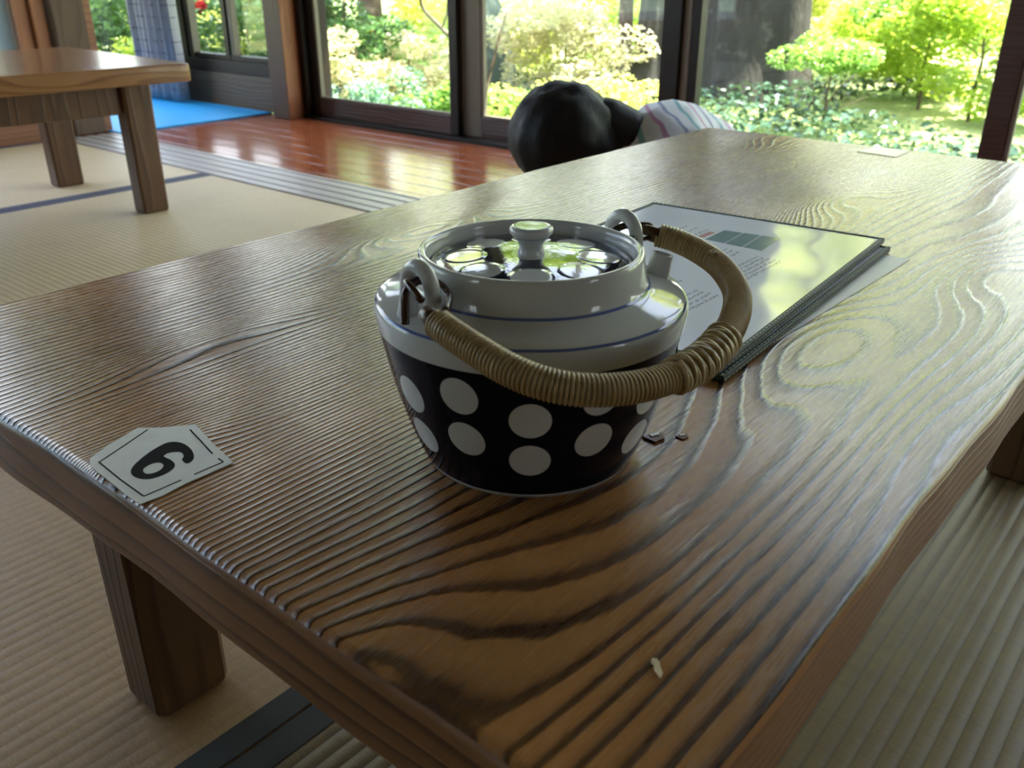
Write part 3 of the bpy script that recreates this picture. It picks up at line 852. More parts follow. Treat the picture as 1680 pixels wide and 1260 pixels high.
# resample by arc length
def resample(path, step):
    out = [path[0]]; acc = 0.0
    for i in range(1, len(path)):
        a = path[i - 1]; b = path[i]; L = (b - a).length
        while acc + L >= step:
            t = (step - acc) / L
            a = a + (b - a) * t; out.append(a.copy()); L = (b - a).length; acc = 0.0
        acc += L
    return out
core = resample(hpath, 0.0005)
hn = empty_h = None
V, F = tube_geo(core[:-1:6], 0.0046, 14)
hnd = mesh_obj('handle', V, F, handle_mat, pot, smooth=True)
def coil(core, R, sr, pitch, i0, i1, slant=0.0, seg=6, per=18):
    P, T, N, B = frames(core)
    # helix about the core
    pts = []
    L = (i1 - i0) * 0.0005
    turns = L / pitch
    steps = int(turns * per)
    for s in range(steps + 1):
        t = s / steps
        fi = i0 + t * (i1 - i0)
        a = 2 * PI * turns * t
        ff = fi + slant / 0.0005 * math.sin(a)
        ff = max(0, min(len(P) - 1.001, ff))
        i = int(ff); w = ff - i
        p = P[i] * (1 - w) + P[min(i + 1, len(P) - 1)] * w
        Rk = R * (1 + 0.02 * math.sin(fi * 0.021) + 0.03 * math.sin(fi * 0.0063))
        pts.append(p + N[i] * math.cos(a) * Rk + B[i] * math.sin(a) * Rk)
    return tube_geo(pts, sr, seg)
NC = len(core)
wrap = [coil(core, 0.0058, 0.00098, 0.00188, 4, NC - 6)]
# coarser crossing loops on the far front part, seen as bulging lumps
wrap.append(coil(core, 0.0071, 0.00130, 0.0049, int(NC * 0.405), int(NC * 0.565), slant=0.0020, per=26))
wrap.append(coil(core, 0.0071, 0.00130, 0.0049, int(NC * 0.405) + 4, int(NC * 0.565) + 4, slant=-0.0022, per=26))
V, F = merge(wrap)
mesh_obj('cane_wrap', V, F, cane, hnd, smooth=True)
# knot in the wrapping near the far end
V, F = merge([tube_geo([core[int(NC * 0.86)] + Vector((0.001, -0.0045, 0.0050)) + Vector((0.0022 * math.cos(a), 0.0012 * math.sin(a), 0.0012 * math.sin(2 * a))) for a in [x * 0.35 for x in range(19)]], 0.0009, 6)])
mesh_obj('wrap_knot', V, F, cane, hnd, smooth=True)
# dark loops that tie the hoop to the lugs
for s in (1, -1):
    end = core[0] if s == 1 else core[-1]
    nxt = core[20] if s == 1 else core[-21]
    outd = (end - nxt).normalized()
    lug = hd * s * 0.0672 + Vector((0, 0, 0.1020))
    st = end + outd * 0.006
    side = outd.cross(Vector((0, 0, 1))).normalized()
    V1, F1 = tube_geo([end - outd * 0.004, end + outd * 0.003, st + outd * 0.001], [0.0046, 0.0043, 0.0036], 14)
    mesh_obj('handle_end', V1, F1, handle_mat, hnd, smooth=True)
    up = Vector((0, 0, 1))
    if s == 1:
        lp = catmull([end + up * 0.002, lug + hd * 0.010 * s + hp * 0.006 + up * 0.006, lug + hd * 0.006 * s + up * 0.0042, lug - hd * 0.0062 * s + up * 0.0035 + hp * 0.002,
                      lug - hd * 0.005 * s + hp * 0.014 + up * 0.000, end - hd * 0.006 + up * 0.003], 8)
        lp2 = catmull([lug - hd * 0.005 + up * 0.003, lug + up * 0.0048, lug + hd * 0.0075 + up * 0.001, lug + hd * 0.0095 + hp * 0.001 - up * 0.006, lug + hd * 0.0105 + hp * 0.002 - up * 0.013], 8)
        V1, F1 = merge([tube_geo(lp[4:], 0.0017, 10), tube_geo(lp2, 0.0019, 10)])
    else:
        lp = catmull([end + side * 0.003 + up * 0.001, end * 0.45 + lug * 0.55 - hd * 0.008 + up * 0.003 + side * 0.0025, lug - hd * 0.0065 + up * 0.0040, lug + up * 0.0048,
                      lug + hd * 0.0062 + up * 0.0030, lug + hd * 0.0062 + hp * 0.010 + up * 0.001, end + hd * 0.004 - up * 0.001], 8)
        V1, F1 = tube_geo(lp, 0.0019, 10)
    mesh_obj('tie_loop', V1, F1, dark_cane, hnd, smooth=True)

# ------------------------------------------------------------------ number sticker and small flakes
def flat_thing(name, label, cat, group=None, loc=(0, 0, TZ)):
    return empty(name, loc, label, cat, group)
def rel(pts, cx, cy): return [(x - cx, y - cy) for x, y in pts]
sx0, sy0 = -0.395, 0.187
stk = flat_thing('number_sticker', 'white paper sticker with a large black 6 near the table corner', 'sticker', loc=(sx0, sy0, TZ + 0.0002))
paper = [(-0.4253, 0.1656), (-0.4171, 0.1619), (-0.397, 0.1611), (-0.3786, 0.1599), (-0.365, 0.1598), (-0.3636, 0.1707), (-0.3652, 0.1842), (-0.3649, 0.1953), (-0.3649, 0.2114), (-0.3765, 0.2136), (-0.3885, 0.2157), (-0.4014, 0.2187), (-0.4177, 0.2222), (-0.4282, 0.2084), (-0.4383, 0.1995), (-0.4352, 0.1893), (-0.4319, 0.1793)]
V, F = slab_poly(rel(paper, sx0, sy0), 0.0, 0.0004); mesh_obj('paper', V, F, M['paper_sticker'], stk)
lines = [[(-0.432, 0.2019), (-0.4245, 0.1835), (-0.4179, 0.1669)], [(-0.4179, 0.1669), (-0.3932, 0.1652), (-0.3699, 0.1646)], [(-0.3699, 0.1646), (-0.3697, 0.1743), (-0.3696, 0.1844)],
         [(-0.4141, 0.2169), (-0.3967, 0.2131), (-0.3809, 0.2095)], [(-0.3744, 0.2087), (-0.3691, 0.2082)], [(-0.3691, 0.2082), (-0.3694, 0.1999), (-0.3694, 0.1916)]]
V, F = merge([ribbon(rel(l_, sx0, sy0), 0.0008, 0.0004, 0.00052) for l_ in lines]); mesh_obj('printed_border', V, F, M['ink'], stk)
outer = [(-0.3812, 0.1948), (-0.3826, 0.1995), (-0.3886, 0.2034), (-0.3958, 0.2055), (-0.4027, 0.2059), (-0.4078, 0.2042), (-0.4103, 0.2006), (-0.4097, 0.1959), (-0.4081, 0.19), (-0.4052, 0.1835), (-0.401, 0.1763), (-0.3967, 0.1724), (-0.3918, 0.1709), (-0.3864, 0.1718), (-0.3824, 0.1746), (-0.3809, 0.1792), (-0.3811, 0.1845), (-0.3834, 0.1892), (-0.3868, 0.1912), (-0.3916, 0.192), (-0.3957, 0.1915), (-0.3985, 0.1915), (-0.3997, 0.1951), (-0.3977, 0.1982), (-0.3951, 0.1999), (-0.3913, 0.1991), (-0.3887, 0.1973), (-0.3875, 0.1954)]
hole = [(-0.3939, 0.1775), (-0.3956, 0.1809), (-0.3957, 0.1846), (-0.3933, 0.1872), (-0.3896, 0.1869), (-0.3869, 0.1843), (-0.3859, 0.1805), (-0.387, 0.1772), (-0.3897, 0.176)]
cu = bpy.data.curves.new('six', 'CURVE'); cu.dimensions = '2D'; cu.fill_mode = 'BOTH'; cu.extrude = 0.00006
for loop in (outer, hole):
    loop = [((loop[i][0] * 0.75 + loop[(i + 1) % len(loop)][0] * 0.25), (loop[i][1] * 0.75 + loop[(i + 1) % len(loop)][1] * 0.25)) if h_ == 0 else ((loop[i][0] * 0.25 + loop[(i + 1) % len(loop)][0] * 0.75), (loop[i][1] * 0.25 + loop[(i + 1) % len(loop)][1] * 0.75)) for i in range(len(loop)) for h_ in (0, 1)]
    sp_ = cu.splines.new('POLY'); sp_.points.add(len(loop) - 1)
    for i, (x, y) in enumerate(loop): sp_.points[i].co = (x - sx0, y - sy0, 0, 1)
    sp_.use_cyclic_u = True
co_ = bpy.data.objects.new('tmp', cu); COL.objects.link(co_)
bpy.context.view_layer.update()
me = bpy.data.meshes.new_from_object(co_.evaluated_get(bpy.context.evaluated_depsgraph_get()))
bpy.data.objects.remove(co_)
me.materials.clear(); me.materials.append(M['ink_worn'])
o = bpy.data.objects.new('printed_digit', me); COL.objects.link(o); o.parent = stk; o.location = (0, 0, 0.00048)

fs = flat_thing('paper_sticker', 'small blank white paper sticker at the far edge of the near table', 'sticker', loc=(-0.411, 1.306, TZ + 0.0002))
V, F = slab_poly(rel([(-0.4421, 1.2816), (-0.4321, 1.3303), (-0.3863, 1.3376), (-0.3862, 1.2756)], -0.411, 1.306), 0, 0.0005)
mesh_obj('paper', V, F, M['bright_paper'], fs)

fl = flat_thing('wood_flake', 'pale curled flake on the near end of the table', 'flake', loc=(-0.1194, 0.2245, TZ))
V = []; F = []
shape = [(-0.0035, 0.0020), (-0.0020, 0.0030), (0.0000, 0.0018), (0.0012, 0.0002), (0.0034, -0.0018), (0.0040, -0.0042), (0.0022, -0.0032), (0.0002, -0.0022), (-0.0012, -0.0002), (-0.0028, 0.0004)]
V, F = slab_poly(shape, 0.0002, 0.0011); mesh_obj('flake', V, F, M['chip_light'], fl)
for (x, y, s, lab) in [(-0.2128, 0.3745, 1.0, 'larger brown chip with a white fleck beside the teapot foot'), (-0.2019, 0.3852, 0.6, 'small brown chip with a pale fleck right of the larger chip')]:
    ch = flat_thing('wood_chip', lab, 'chip', loc=(x, y, TZ))
    V, F = slab_poly([(-0.0050 * s, -0.0045 * s), (0.0035 * s, -0.0055 * s), (0.0050 * s, 0.0015 * s), (0.0012 * s, 0.0060 * s), (-0.0032 * s, 0.0035 * s)], 0.0001, 0.0013 * s)
    mesh_obj('chip', V, F, M['chip_brown'], ch)
    V, F = slab_poly([(-0.0030 * s, -0.0012 * s), (-0.0008 * s, -0.0022 * s), (0.0012 * s, 0.0024 * s), (-0.0002 * s, 0.0046 * s), (-0.0018 * s, 0.0018 * s)], 0.0013 * s, 0.0020 * s)
    mesh_obj('white_fleck', V, F, M['chip_white'], ch)

# ------------------------------------------------------------------ menus
cover = NT('laminated page')
cf = cover.noise(cover.co(), 5, 2, 0.5)
cover.set(Base_Color=(0.84, 0.87, 0.98), Roughness=0.09, Normal=cover.bump(cf, 0.010, 0.6))  # blue tint in the colour stands in for reflected sky
cover.b.inputs['Specular IOR Level'].default_value = 0.38
M['page'] = cover.m
M['binding'] = plain('dark green binding', (0.012, 0.020, 0.014), 0.55, 0.25, var=0.3, vscale=300, bump=0.0004)
M['stitch'] = plain('pale stitching', (0.42, 0.50, 0.38), 0.6)
M['print_teal'] = plain('teal photo print', (0.20, 0.33, 0.36), 0.10, 0.8, var=0.25, vscale=80)
M['print_red'] = plain('pink red print', (0.62, 0.34, 0.33), 0.10, 0.8)
M['print_grey'] = plain('grey print', (0.27, 0.29, 0.33), 0.10, 0.8)
ang = math.radians(3.8)
def menu(cx_, cy_, z, label, wdt, hgt_, printed, rz):
    r = empty('menu', (cx_, cy_, z), label, 'menu', rz=rz)
    hx, hy = wdt / 2, hgt_ / 2
    boxes('cover', M['binding'], [(-hx, hx, -hy, hy, 0.0, 0.0034)], r, bev=0.0012)
    boxes('page', M['page'], [(-hx + 0.004, hx - 0.004, -hy + 0.004, hy - 0.004, 0.0034, 0.0041)], r, bev=0.0003)
    b = 0.0045
    bb = []
    for q in [(-hx, hx, hy - b, hy), (-hx, hx, -hy, -hy + b), (hx - b, hx, -hy + b, hy - b), (-hx, -hx + b, -hy + b, hy - b)]:
        bb.append((q[0], q[1], q[2], q[3], 0.0030, 0.0048))
    eb = boxes('edge_binding', M['binding'], bb, r, bev=0.0006)
    st = []
    nS = 46
    for i in range(nS):
        t0 = -hx + (2 * hx) * (i + 0.2) / nS; t1 = -hx + (2 * hx) * (i + 0.75) / nS
        st.append((t0, t1, hy - 0.0026, hy - 0.0019, 0.0046, 0.0050))
    nS = 64
    for i in range(nS):
        t0 = -hy + (2 * hy) * (i + 0.2) / nS; t1 = -hy + (2 * hy) * (i + 0.75) / nS
        st.append((hx - 0.0026, hx - 0.0019, t0, t1, 0.0046, 0.0050))
        st.append((hx - 0.0003, hx + 0.0002, t0, t1, 0.0014, 0.0020))
    boxes('stitching', M['stitch'], st, eb, bev=0)
    return r
MCX, MCY = -0.3505, 0.634
lower = menu(MCX + 0.006, MCY - 0.004, TZ + 0.0006, 'lower bound menu, mostly covered by the one on top', 0.236, 0.352, False, ang - 0.012)
upper = menu(MCX, MCY + 0.001, TZ + 0.0058, 'upper bound menu with laminated white page and dark stitched edge behind the teapot', 0.236, 0.352, True, ang)
ca, sa = math.cos(-ang), math.sin(-ang)
def loc2(x, y):
    dx, dy = x - MCX, y - (MCY + 0.001)
    return (dx * ca - dy * sa, dx * sa + dy * ca)
def page_prints():
    zt = 0.0041
    def quad(pts): return slab_poly([loc2(*p) for p in pts][::-1], zt + 0.00002, zt + 0.00012)
    A, B, C_, D = Vector((-0.3701, 0.751)), Vector((-0.3185, 0.7587)), Vector((-0.313, 0.7105)), Vector((-0.3687, 0.712))
    for t0, t1 in ((0, 0.34), (0.36, 0.66), (0.68, 1.0)):
        q = [A.lerp(B, t0), A.lerp(B, t1), D.lerp(C_, t1), D.lerp(C_, t0)]
        V, F = quad([tuple(p) for p in q]); mesh_obj('printed_photo', V, F, M['print_teal'], upper)
    V, F = quad([(-0.3790, 0.7160), (-0.3780, 0.7380), (-0.3725, 0.7375), (-0.3730, 0.7150)]); mesh_obj('printed_heading', V, F, M['print_red'], upper)
    rr = random.Random(3)
    blocks = [(-0.343, -0.3235, 0.662, 0.696, 3), (-0.311, -0.2850, 0.632, 0.693, 5), (-0.3365, -0.3215, 0.580, 0.595, 2), (-0.3070, -0.2840, 0.540, 0.582, 4), (-0.410, -0.3780, 0.718, 0.743, 3)]
    for (x0, x1, y0, y1, cols) in blocks:
        parts = []
        for c in range(cols):
            xx = x0 + (x1 - x0) * (c + 0.5) / cols
            y = y1
            while y > y0:
                h_ = 0.0022 + 0.0008 * rr.random()
                # unreadable little strokes, like the printed characters seen from here
                for _ in range(3):
                    ax_ = xx + rr.uniform(-0.0012, 0.0012); ay = y - rr.random() * h_
                    if rr.random() < 0.5: q = [(ax_ - 0.0010, ay - 0.00020), (ax_ + 0.0010, ay - 0.00020), (ax_ + 0.0010, ay + 0.00020), (ax_ - 0.0010, ay + 0.00020)]
                    else: q = [(ax_ - 0.0002, ay - 0.0010), (ax_ + 0.0002, ay - 0.0010), (ax_ + 0.0002, ay + 0.0010), (ax_ - 0.0002, ay + 0.0010)]
                    parts.append(slab_poly([loc2(*p) for p in q], zt + 0.00002, zt + 0.0001))
                y -= h_ + 0.0012
        V, F = merge(parts); mesh_obj('printed_text', V, F, M['print_grey'], upper)
page_prints()
sh = empty('paper_sheet', (-0.354, 0.628, TZ + 0.0001), 'loose white sheet sticking out beneath the two menus', 'paper', rz=-0.03)
boxes('sheet', M['paper'], [(-0.118, 0.134, -0.150, 0.176, 0.0, 0.0004)], sh, bev=0)

# ------------------------------------------------------------------ garden
GZ = -0.32
def ground_h(x, y):
    return GZ + 0.05 * math.sin(x * 0.9 + 1) * math.sin(y * 0.7) + 0.03 * math.sin(x * 2.3 + y * 1.7)
def ground():
    V = []; F = []
    xs = np.concatenate([np.linspace(-60, -14, 24), np.linspace(-13.5, 12, 90), np.linspace(13, 60, 24)])
    ys = np.concatenate([np.linspace(-40, -4, 12), np.linspace(-3.5, 2.4, 14), np.linspace(2.73, 14, 70), np.linspace(15, 70, 24)])
    for y in ys:
        for x in xs: V.append((x, y, ground_h(x, y)))
    n = len(xs)
    for j in range(len(ys) - 1):
        for i in range(n - 1): F.append((j * n + i, j * n + i + 1, (j + 1) * n + i + 1, (j + 1) * n + i))
    struct(mesh_obj('ground', V, F, M['ground'], smooth=True), 'sunlit garden ground')
ground()
struct(boxes('trim_12', M['stone'], [(-5.2, 4.0, 2.72, 3.0, -0.40, -0.20)], bev=0.01), 'stone footing under the window wall')

def leaf_mesh(name, C, size, mat, parent=None, seed=0, flat=0.35, aspect=0.5, outward=None):
    """folded pointed leaves (two triangles pairs each) at the points C (n,3)"""
    rg = np.random.default_rng(seed)
    n = len(C)
    d = rg.normal(size=(n, 3)); d[:, 2] = d[:, 2] * flat
    d /= np.linalg.norm(d, axis=1)[:, None]
    u = rg.normal(size=(n, 3)) * 0.6 + np.array([0, 0, 1.0])
    if outward is not None: u = u + outward * 0.5
    s_ = np.cross(d, u); s_ /= np.linalg.norm(s_, axis=1)[:, None]
    nn = np.cross(s_, d)
    L = size * rg.uniform(0.6, 1.3, n)[:, None]
    a = C - d * L * 0.5; b = C + d * L * 0.5 - nn * L * 0.12
    l_ = C + s_ * L * aspect * 0.5 + nn * L * 0.10; r_ = C - s_ * L * aspect * 0.5 + nn * L * 0.10
    V = np.stack([a, l_, b, r_], 1).reshape(-1, 3)
    me = bpy.data.meshes.new(name)
    me.vertices.add(4 * n); me.vertices.foreach_set('co', V.ravel())
    base = np.arange(n) * 4
    tri = np.stack([base, base + 1, base + 2, base, base + 2, base + 3], 1).reshape(-1)
    me.loops.add(len(tri)); me.loops.foreach_set('vertex_index', tri.astype(np.int32))
    me.polygons.add(2 * n)
    me.polygons.foreach_set('loop_start', np.arange(2 * n, dtype=np.int32) * 3)
    me.update(calc_edges=True); me.validate()
    me.materials.append(mat)
    o = bpy.data.objects.new(name, me); COL.objects.link(o)
    if parent is not None: o.parent = parent
    return o

def blobs(rg, n, rx, ry, rz, nb, br):
    """n points in nb rounded clumps spread through an ellipsoid"""
    cen = rg.normal(size=(nb, 3)); cen /= np.linalg.norm(cen, axis=1)[:, None]
    cen *= rg.uniform(0.15, 0.85, nb)[:, None] ** 0.6
    cen = cen * np.array([rx, ry, rz])
    w = rg.integers(0, nb, n)
    p = rg.normal(size=(n, 3)); p /= np.linalg.norm(p, axis=1)[:, None]
    p *= (rg.uniform(0.35, 1.0, n) ** 0.5)[:, None] * br * np.array([1, 1, 0.62])
    return cen[w] + p, p / br

def branch_tree(rr, h, spread, r0, nb, start=0.15):
    parts = []
    trunk = [Vector((0, 0, -0.05))]
    for i in range(1, 7):
        t = i / 6
        trunk.append(Vector((rr.uniform(-.04, .04) * h * 0.5, rr.uniform(-.04, .04) * h * 0.5, h * t)))
    tp = catmull(trunk, 4)
    parts.append(tube_geo(tp, [r0 * (1 - 0.75 * i / (len(tp) - 1)) for i in range(len(tp))], 10))
    for _ in range(nb):
        k_ = rr.randint(int(len(tp) * start), len(tp) - 2)
        a = rr.uniform(0, 2 * PI); L = spread * rr.uniform(0.6, 1.0)
        p0 = tp[k_]; d = Vector((math.cos(a), math.sin(a), rr.uniform(0.2, 0.8)))
        pts = [p0, p0 + d * L * 0.4 + Vector((0, 0, 0.03 * L)), p0 + d * L * 0.75 + Vector((rr.uniform(-.1, .1) * L, rr.uniform(-.1, .1) * L, 0)), p0 + d * L]
        bp = catmull(pts, 4)
        rb = r0 * 0.45 * (1 - k_ / len(tp) * 0.5)
        parts.append(tube_geo(bp, [rb * (1 - 0.8 * i / (len(bp) - 1)) for i in range(len(bp))], 7))
    return merge(parts)

def shrub(name, label, cat, x, y, h, rx, ry, n, size, mat, seed, stems=6, z0=None, group=None, nb=14, br=0.32, flowers=None, low=0.1, r0=0.02, zc=None, rzf=0.5, bark='bark_b'):
    rg = np.random.default_rng(seed); rr = random.Random(seed)
    gz = ground_h(x, y) if z0 is None else z0
    o = empty(name, (x, y, gz), label, cat, group)
    rz_ = h * rzf
    P, out = blobs(rg, n, rx, ry, rz_, nb, br)
    P[:, 2] += h * (1 - rzf) if zc is None else zc
    P[:, 2] = np.maximum(P[:, 2], low * rg.uniform(0.3, 1, n))
    leaf_mesh('foliage', P, size, M[mat], o, seed, outward=out)
    V, F = branch_tree(rr, h * 0.8, min(rx, ry) * 0.8, r0, stems)
    mesh_obj('stem', V, F, M[bark], o, smooth=True)
    if flowers:
        fm, cnt, fs_ = flowers
        for i in range(cnt):
            p = P[rg.integers(0, n)] * np.array([1.02, 1.02, 1.0])
            q = rg.normal(size=(26, 3)); q /= np.linalg.norm(q, axis=1)[:, None]
            leaf_mesh('flower', p + q * fs_ * 0.4, fs_, M[fm], o, seed * 31 + i, aspect=0.9, outward=q * 2)
    return o

# big cedar trunk right of the dark post
def trunk(name, label, x, y, r, h, mat, seed, lean=(0, 0), seg=40, flare=1.5, group=None):
    rr = random.Random(seed); gz = ground_h(x, y)
    o = empty(name, (x, y, gz), label, 'tree', group)
    V = []; F = []
    n = 34
    for i in range(n):
        t = i / (n - 1); z = -0.1 + h * t
        R_ = r * (1 + (flare - 1) * math.exp(-z * 3.2)) * (1 - 0.25 * t)
        for j in range(seg):
            a = 2 * PI * j / seg
            w = 1 + 0.05 * math.sin(a * 5 + seed) + 0.035 * math.sin(a * 11 + z * 1.2) + 0.02 * math.sin(a * 3 + z * 2.1) + 0.10 * math.exp(-max(z, 0) * 3) * math.sin(a * 4 + 1)
            V.append((lean[0] * t * t * h + R_ * w * math.cos(a), lean[1] * t * h + R_ * w * math.sin(a), z))
    for i in range(n - 1):
        for j in range(seg): F.append((i * seg + j, i * seg + (j + 1) % seg, (i + 1) * seg + (j + 1) % seg, (i + 1) * seg + j))
    F.append(tuple(range((n - 1) * seg, n * seg)))
    mesh_obj('trunk', V, F, M[mat], o, smooth=True)
    return o

C0 = Vector((0, 0, 0.604))
fx = 1452.0
cy40, sy40, cp, sp25 = math.cos(math.radians(40)), math.sin(math.radians(40)), math.cos(math.radians(25)), math.sin(math.radians(25))
Fw = Vector((-sy40 * cp, cy40 * cp, -sp25)); Rt = Vector((cy40, sy40, 0)); Up = Rt.cross(Fw)
def sight(u, dist):
    """ground position that lies in the photo's column u (taken at the horizon) at a horizontal distance"""
    d = Fw + Rt * ((u - 840) / fx) + Up * ((630 + 40) / fx)
    h2 = Vector((d.x, d.y)).normalized() * dist
    return h2.x, h2.y

x, y = sight(1248, 7.3)
t_ = trunk('cedar_tree', 'very thick grey tree trunk seen through the third glass door', x, y, 0.385, 7.0, 'bark', 3, flare=1.25)
rg = np.random.default_rng(5)
P, out = blobs(rg, 5000, 2.4, 2.4, 1.0, 24, 0.7); P[:, 2] += 6.3
leaf_mesh('foliage', P, 0.16, M['lf_mid'], t_, 5, outward=out)
x, y = sight(1082, 6.3)
trunk('leaning_tree', 'slender leaning grey trunk behind the dark post, left of the thick trunk', x - 0.02, y, 0.105, 3.2, 'bark', 8, lean=(0.06, 0.02), flare=1.9)
x, y = sight(603, 8.2)
trunk('garden_tree', 'dark trunk behind the red flowering bush', x, y, 0.10, 6.0, 'bark_b', 11, flare=1.2)
x, y = sight(1030, 7.4)
trunk('garden_tree', 'thin pale forked trunk behind the second glass door', x, y, 0.055, 4.5, 'bark_b', 12, flare=1.3)
x, y = sight(1402, 10.5)
trunk('garden_tree', 'thin dark trunk in the bright clearing right of the thick trunk', x, y, 0.05, 5.0, 'bark_b', 13, flare=1.2)

# small layered tree right of the trunk
x, y = sight(1385, 6.0)
shrub('small_tree', 'small tree with flat layered branches in front of the thick trunk', 'tree', x, y, 0.60, 0.36, 0.34, 4600, 0.034, 'lf_mid', 21, stems=9, nb=18, br=0.12, r0=0.012, zc=0.47, rzf=0.16, low=0.32)
x, y = sight(1545, 7.0)
shrub('small_tree', 'small green tree with a red flower right of the layered one', 'tree', x, y, 0.72, 0.50, 0.4, 4200, 0.045, 'lf_mid', 22, stems=8, nb=20, br=0.16, r0=0.014, zc=0.60, rzf=0.24, low=0.3, flowers=('fl_pink', 1, 0.05))

# bushes: (u, dist, h, rx, ry, n, leaf, mat, seed, flowers, label)
B = [
 (1545, 7.6, 1.15, 0.75, 0.6, 6500, 0.060, 'lf_bright', 31, None, 'bright green maple bush left of the right window stile'),
 (1640, 6.6, 0.95, 0.60, 0.5, 5000, 0.060, 'lf_bright', 32, None, 'bright green bush behind the right window stile'),
 (1440, 9.2, 0.85, 0.8, 0.6, 4500, 0.070, 'lf_yellow', 33, None, 'pale yellow green bush behind the small layered tree'),
 (1350, 10.5, 1.05, 0.6, 0.6, 3500, 0.080, 'lf_yellow', 34, None, 'pale yellow green bush just right of the thick trunk'),
 (930, 6.4, 0.82, 0.62, 0.5, 6500, 0.044, 'lf_pale', 35, None, 'pale pinkish azalea bush behind the child'),
 (850, 8.8, 1.05, 0.7, 0.6, 4500, 0.060, 'lf_yellow', 36, None, 'pale green bush behind the dark mossy stone'),
 (1010, 8.8, 0.95, 0.6, 0.6, 4200, 0.055, 'lf_bright', 37, None, 'green bush between the azalea and the leaning trunk'),
 (960, 5.2, 0.42, 0.60, 0.4, 4000, 0.036, 'lf_yellow', 38, None, 'low yellow green bush in front of the pale azalea'),
 (815, 5.3, 0.40, 0.30, 0.3, 2600, 0.036, 'lf_mid', 39, None, 'low green bush right of the door stile'),
 (560, 6.4, 1.02, 0.42, 0.4, 6000, 0.046, 'lf_dark', 40, ('fl_red', 7, 0.045), 'dark green bush with red flowers at the left of the first glass door'),
 (640, 7.6, 0.62, 0.60, 0.4, 4500, 0.045, 'lf_mid', 41, ('fl_red', 2, 0.05), 'green bush with few red flowers right of the dark flowering bush'),
 (700, 9.6, 1.1, 0.8, 0.6, 4000, 0.070, 'lf_yellow', 42, None, 'pale yellow bush in the sun behind the bare branch'),
 (575, 5.8, 0.60, 0.36, 0.30, 3400, 0.036, 'lf_pale', 43, None, 'low whitish bush along the first glass door'),
 (665, 6.0, 0.60, 0.36, 0.30, 3200, 0.036, 'lf_pale', 44, None, 'low pale flowering bush right of the low whitish one'),
 (560, 4.9, 0.52, 0.36, 0.24, 2600, 0.034, 'lf_teal', 45, None, 'low bluish green plant at the foot of the first glass door'),
 (640, 5.0, 0.50, 0.36, 0.24, 2600, 0.034, 'lf_teal', 46, None, 'bluish green plant right of the one by the orange post'),
 (722, 5.0, 0.46, 0.28, 0.24, 2400, 0.036, 'lf_mid', 47, None, 'low green plant left of the middle door stile'),
 (395, 6.9, 1.15, 0.85, 0.5, 8000, 0.052, 'lf_dark', 48, ('fl_red', 3, 0.06), 'dark green bush with a red flower behind the small window'),
 (345, 8.6, 0.95, 0.8, 0.5, 3500, 0.060, 'lf_yellow', 49, None, 'sunlit bush behind the dark bush of the small window'),
 (185, 7.4, 1.15, 0.55, 0.5, 5200, 0.055, 'lf_dark', 50, None, 'dark green bush left of the grey curtain'),
 (135, 7.8, 1.15, 0.40, 0.4, 2800, 0.055, 'lf_bright', 51, ('fl_pink', 3, 0.06), 'yellow green bush with pink flowers beside the corner post'),
 (195, 6.4, 0.55, 0.35, 0.3, 2400, 0.045, 'lf_bright', 52, None, 'low bright green bush at the foot of the dark bush'),
 (20, 8.0, 1.2, 0.9, 0.6, 3500, 0.070, 'lf_mid', 53, None, 'green bush behind the frosted window'),
]
for (u, d, h, rx, ry, n, ls, mt, sd_, fl_, lab) in B:
    x, y = sight(u, d)
    shrub('garden_bush', lab, 'bush', x, y, h, rx, ry, n, ls, mt, sd_, flowers=fl_, r0=0.014, br=min(rx, ry) * 0.42, nb=18, group='bushes in the garden')

# taller trees farther back: their crowns mirror in the table top
TR = [(-7.2, 9.2, 4.2, 1.4, 'lf_bright'), (-3.4, 11.5, 4.8, 1.6, 'lf_yellow'), (0.9, 10.5, 4.4, 1.6, 'lf_bright'), (5.2, 12.0, 4.8, 1.6, 'lf_yellow'),
      (-11.5, 8.5, 4.0, 1.5, 'lf_mid'), (5.5, 7.0, 4.2, 1.5, 'lf_bright'), (-7.0, 17.0, 6.0, 2.2, 'lf_yellow'), (-1.0, 18.0, 6.2, 2.2, 'lf_bright'), (-13.5, 13.0, 6.0, 2.2, 'lf_yellow')]
TL = ['bright green tree behind the red flowering bush', 'pale yellow green tree behind the pale azalea', 'bright green tree behind the maple bush at the right',
      'pale yellow green tree farthest right, beyond the garden', 'mid green tree beyond the small window', 'bright green tree closest to the house at the far right',
      'tall pale yellow green tree, deep in the garden at the left', 'tall bright green tree, deepest in the garden at the right', 'tall pale yellow green tree deep in the garden, farthest left']
for i, (x, y, h, r_, mt) in enumerate(TR):
    rg = np.random.default_rng(100 + i); rr = random.Random(100 + i)
    gz = ground_h(x, y)
    h *= 1.35; r_ *= 1.12
    o = empty('background_tree', (x, y, gz), TL[i], 'tree', 'trees beyond the garden bushes')
    P, out = blobs(rg, 7500, r_, r_, h * 0.40, 26, r_ * 0.36); P[:, 2] += h * 0.60
    leaf_mesh('foliage', P, 0.15, M[mt], o, 100 + i, outward=out)
    V, F = branch_tree(rr, h * 0.85, r_ * 0.8, 0.10, 12, 0.3)
    mesh_obj('trunk', V, F, M['bark_b'], o, smooth=True)

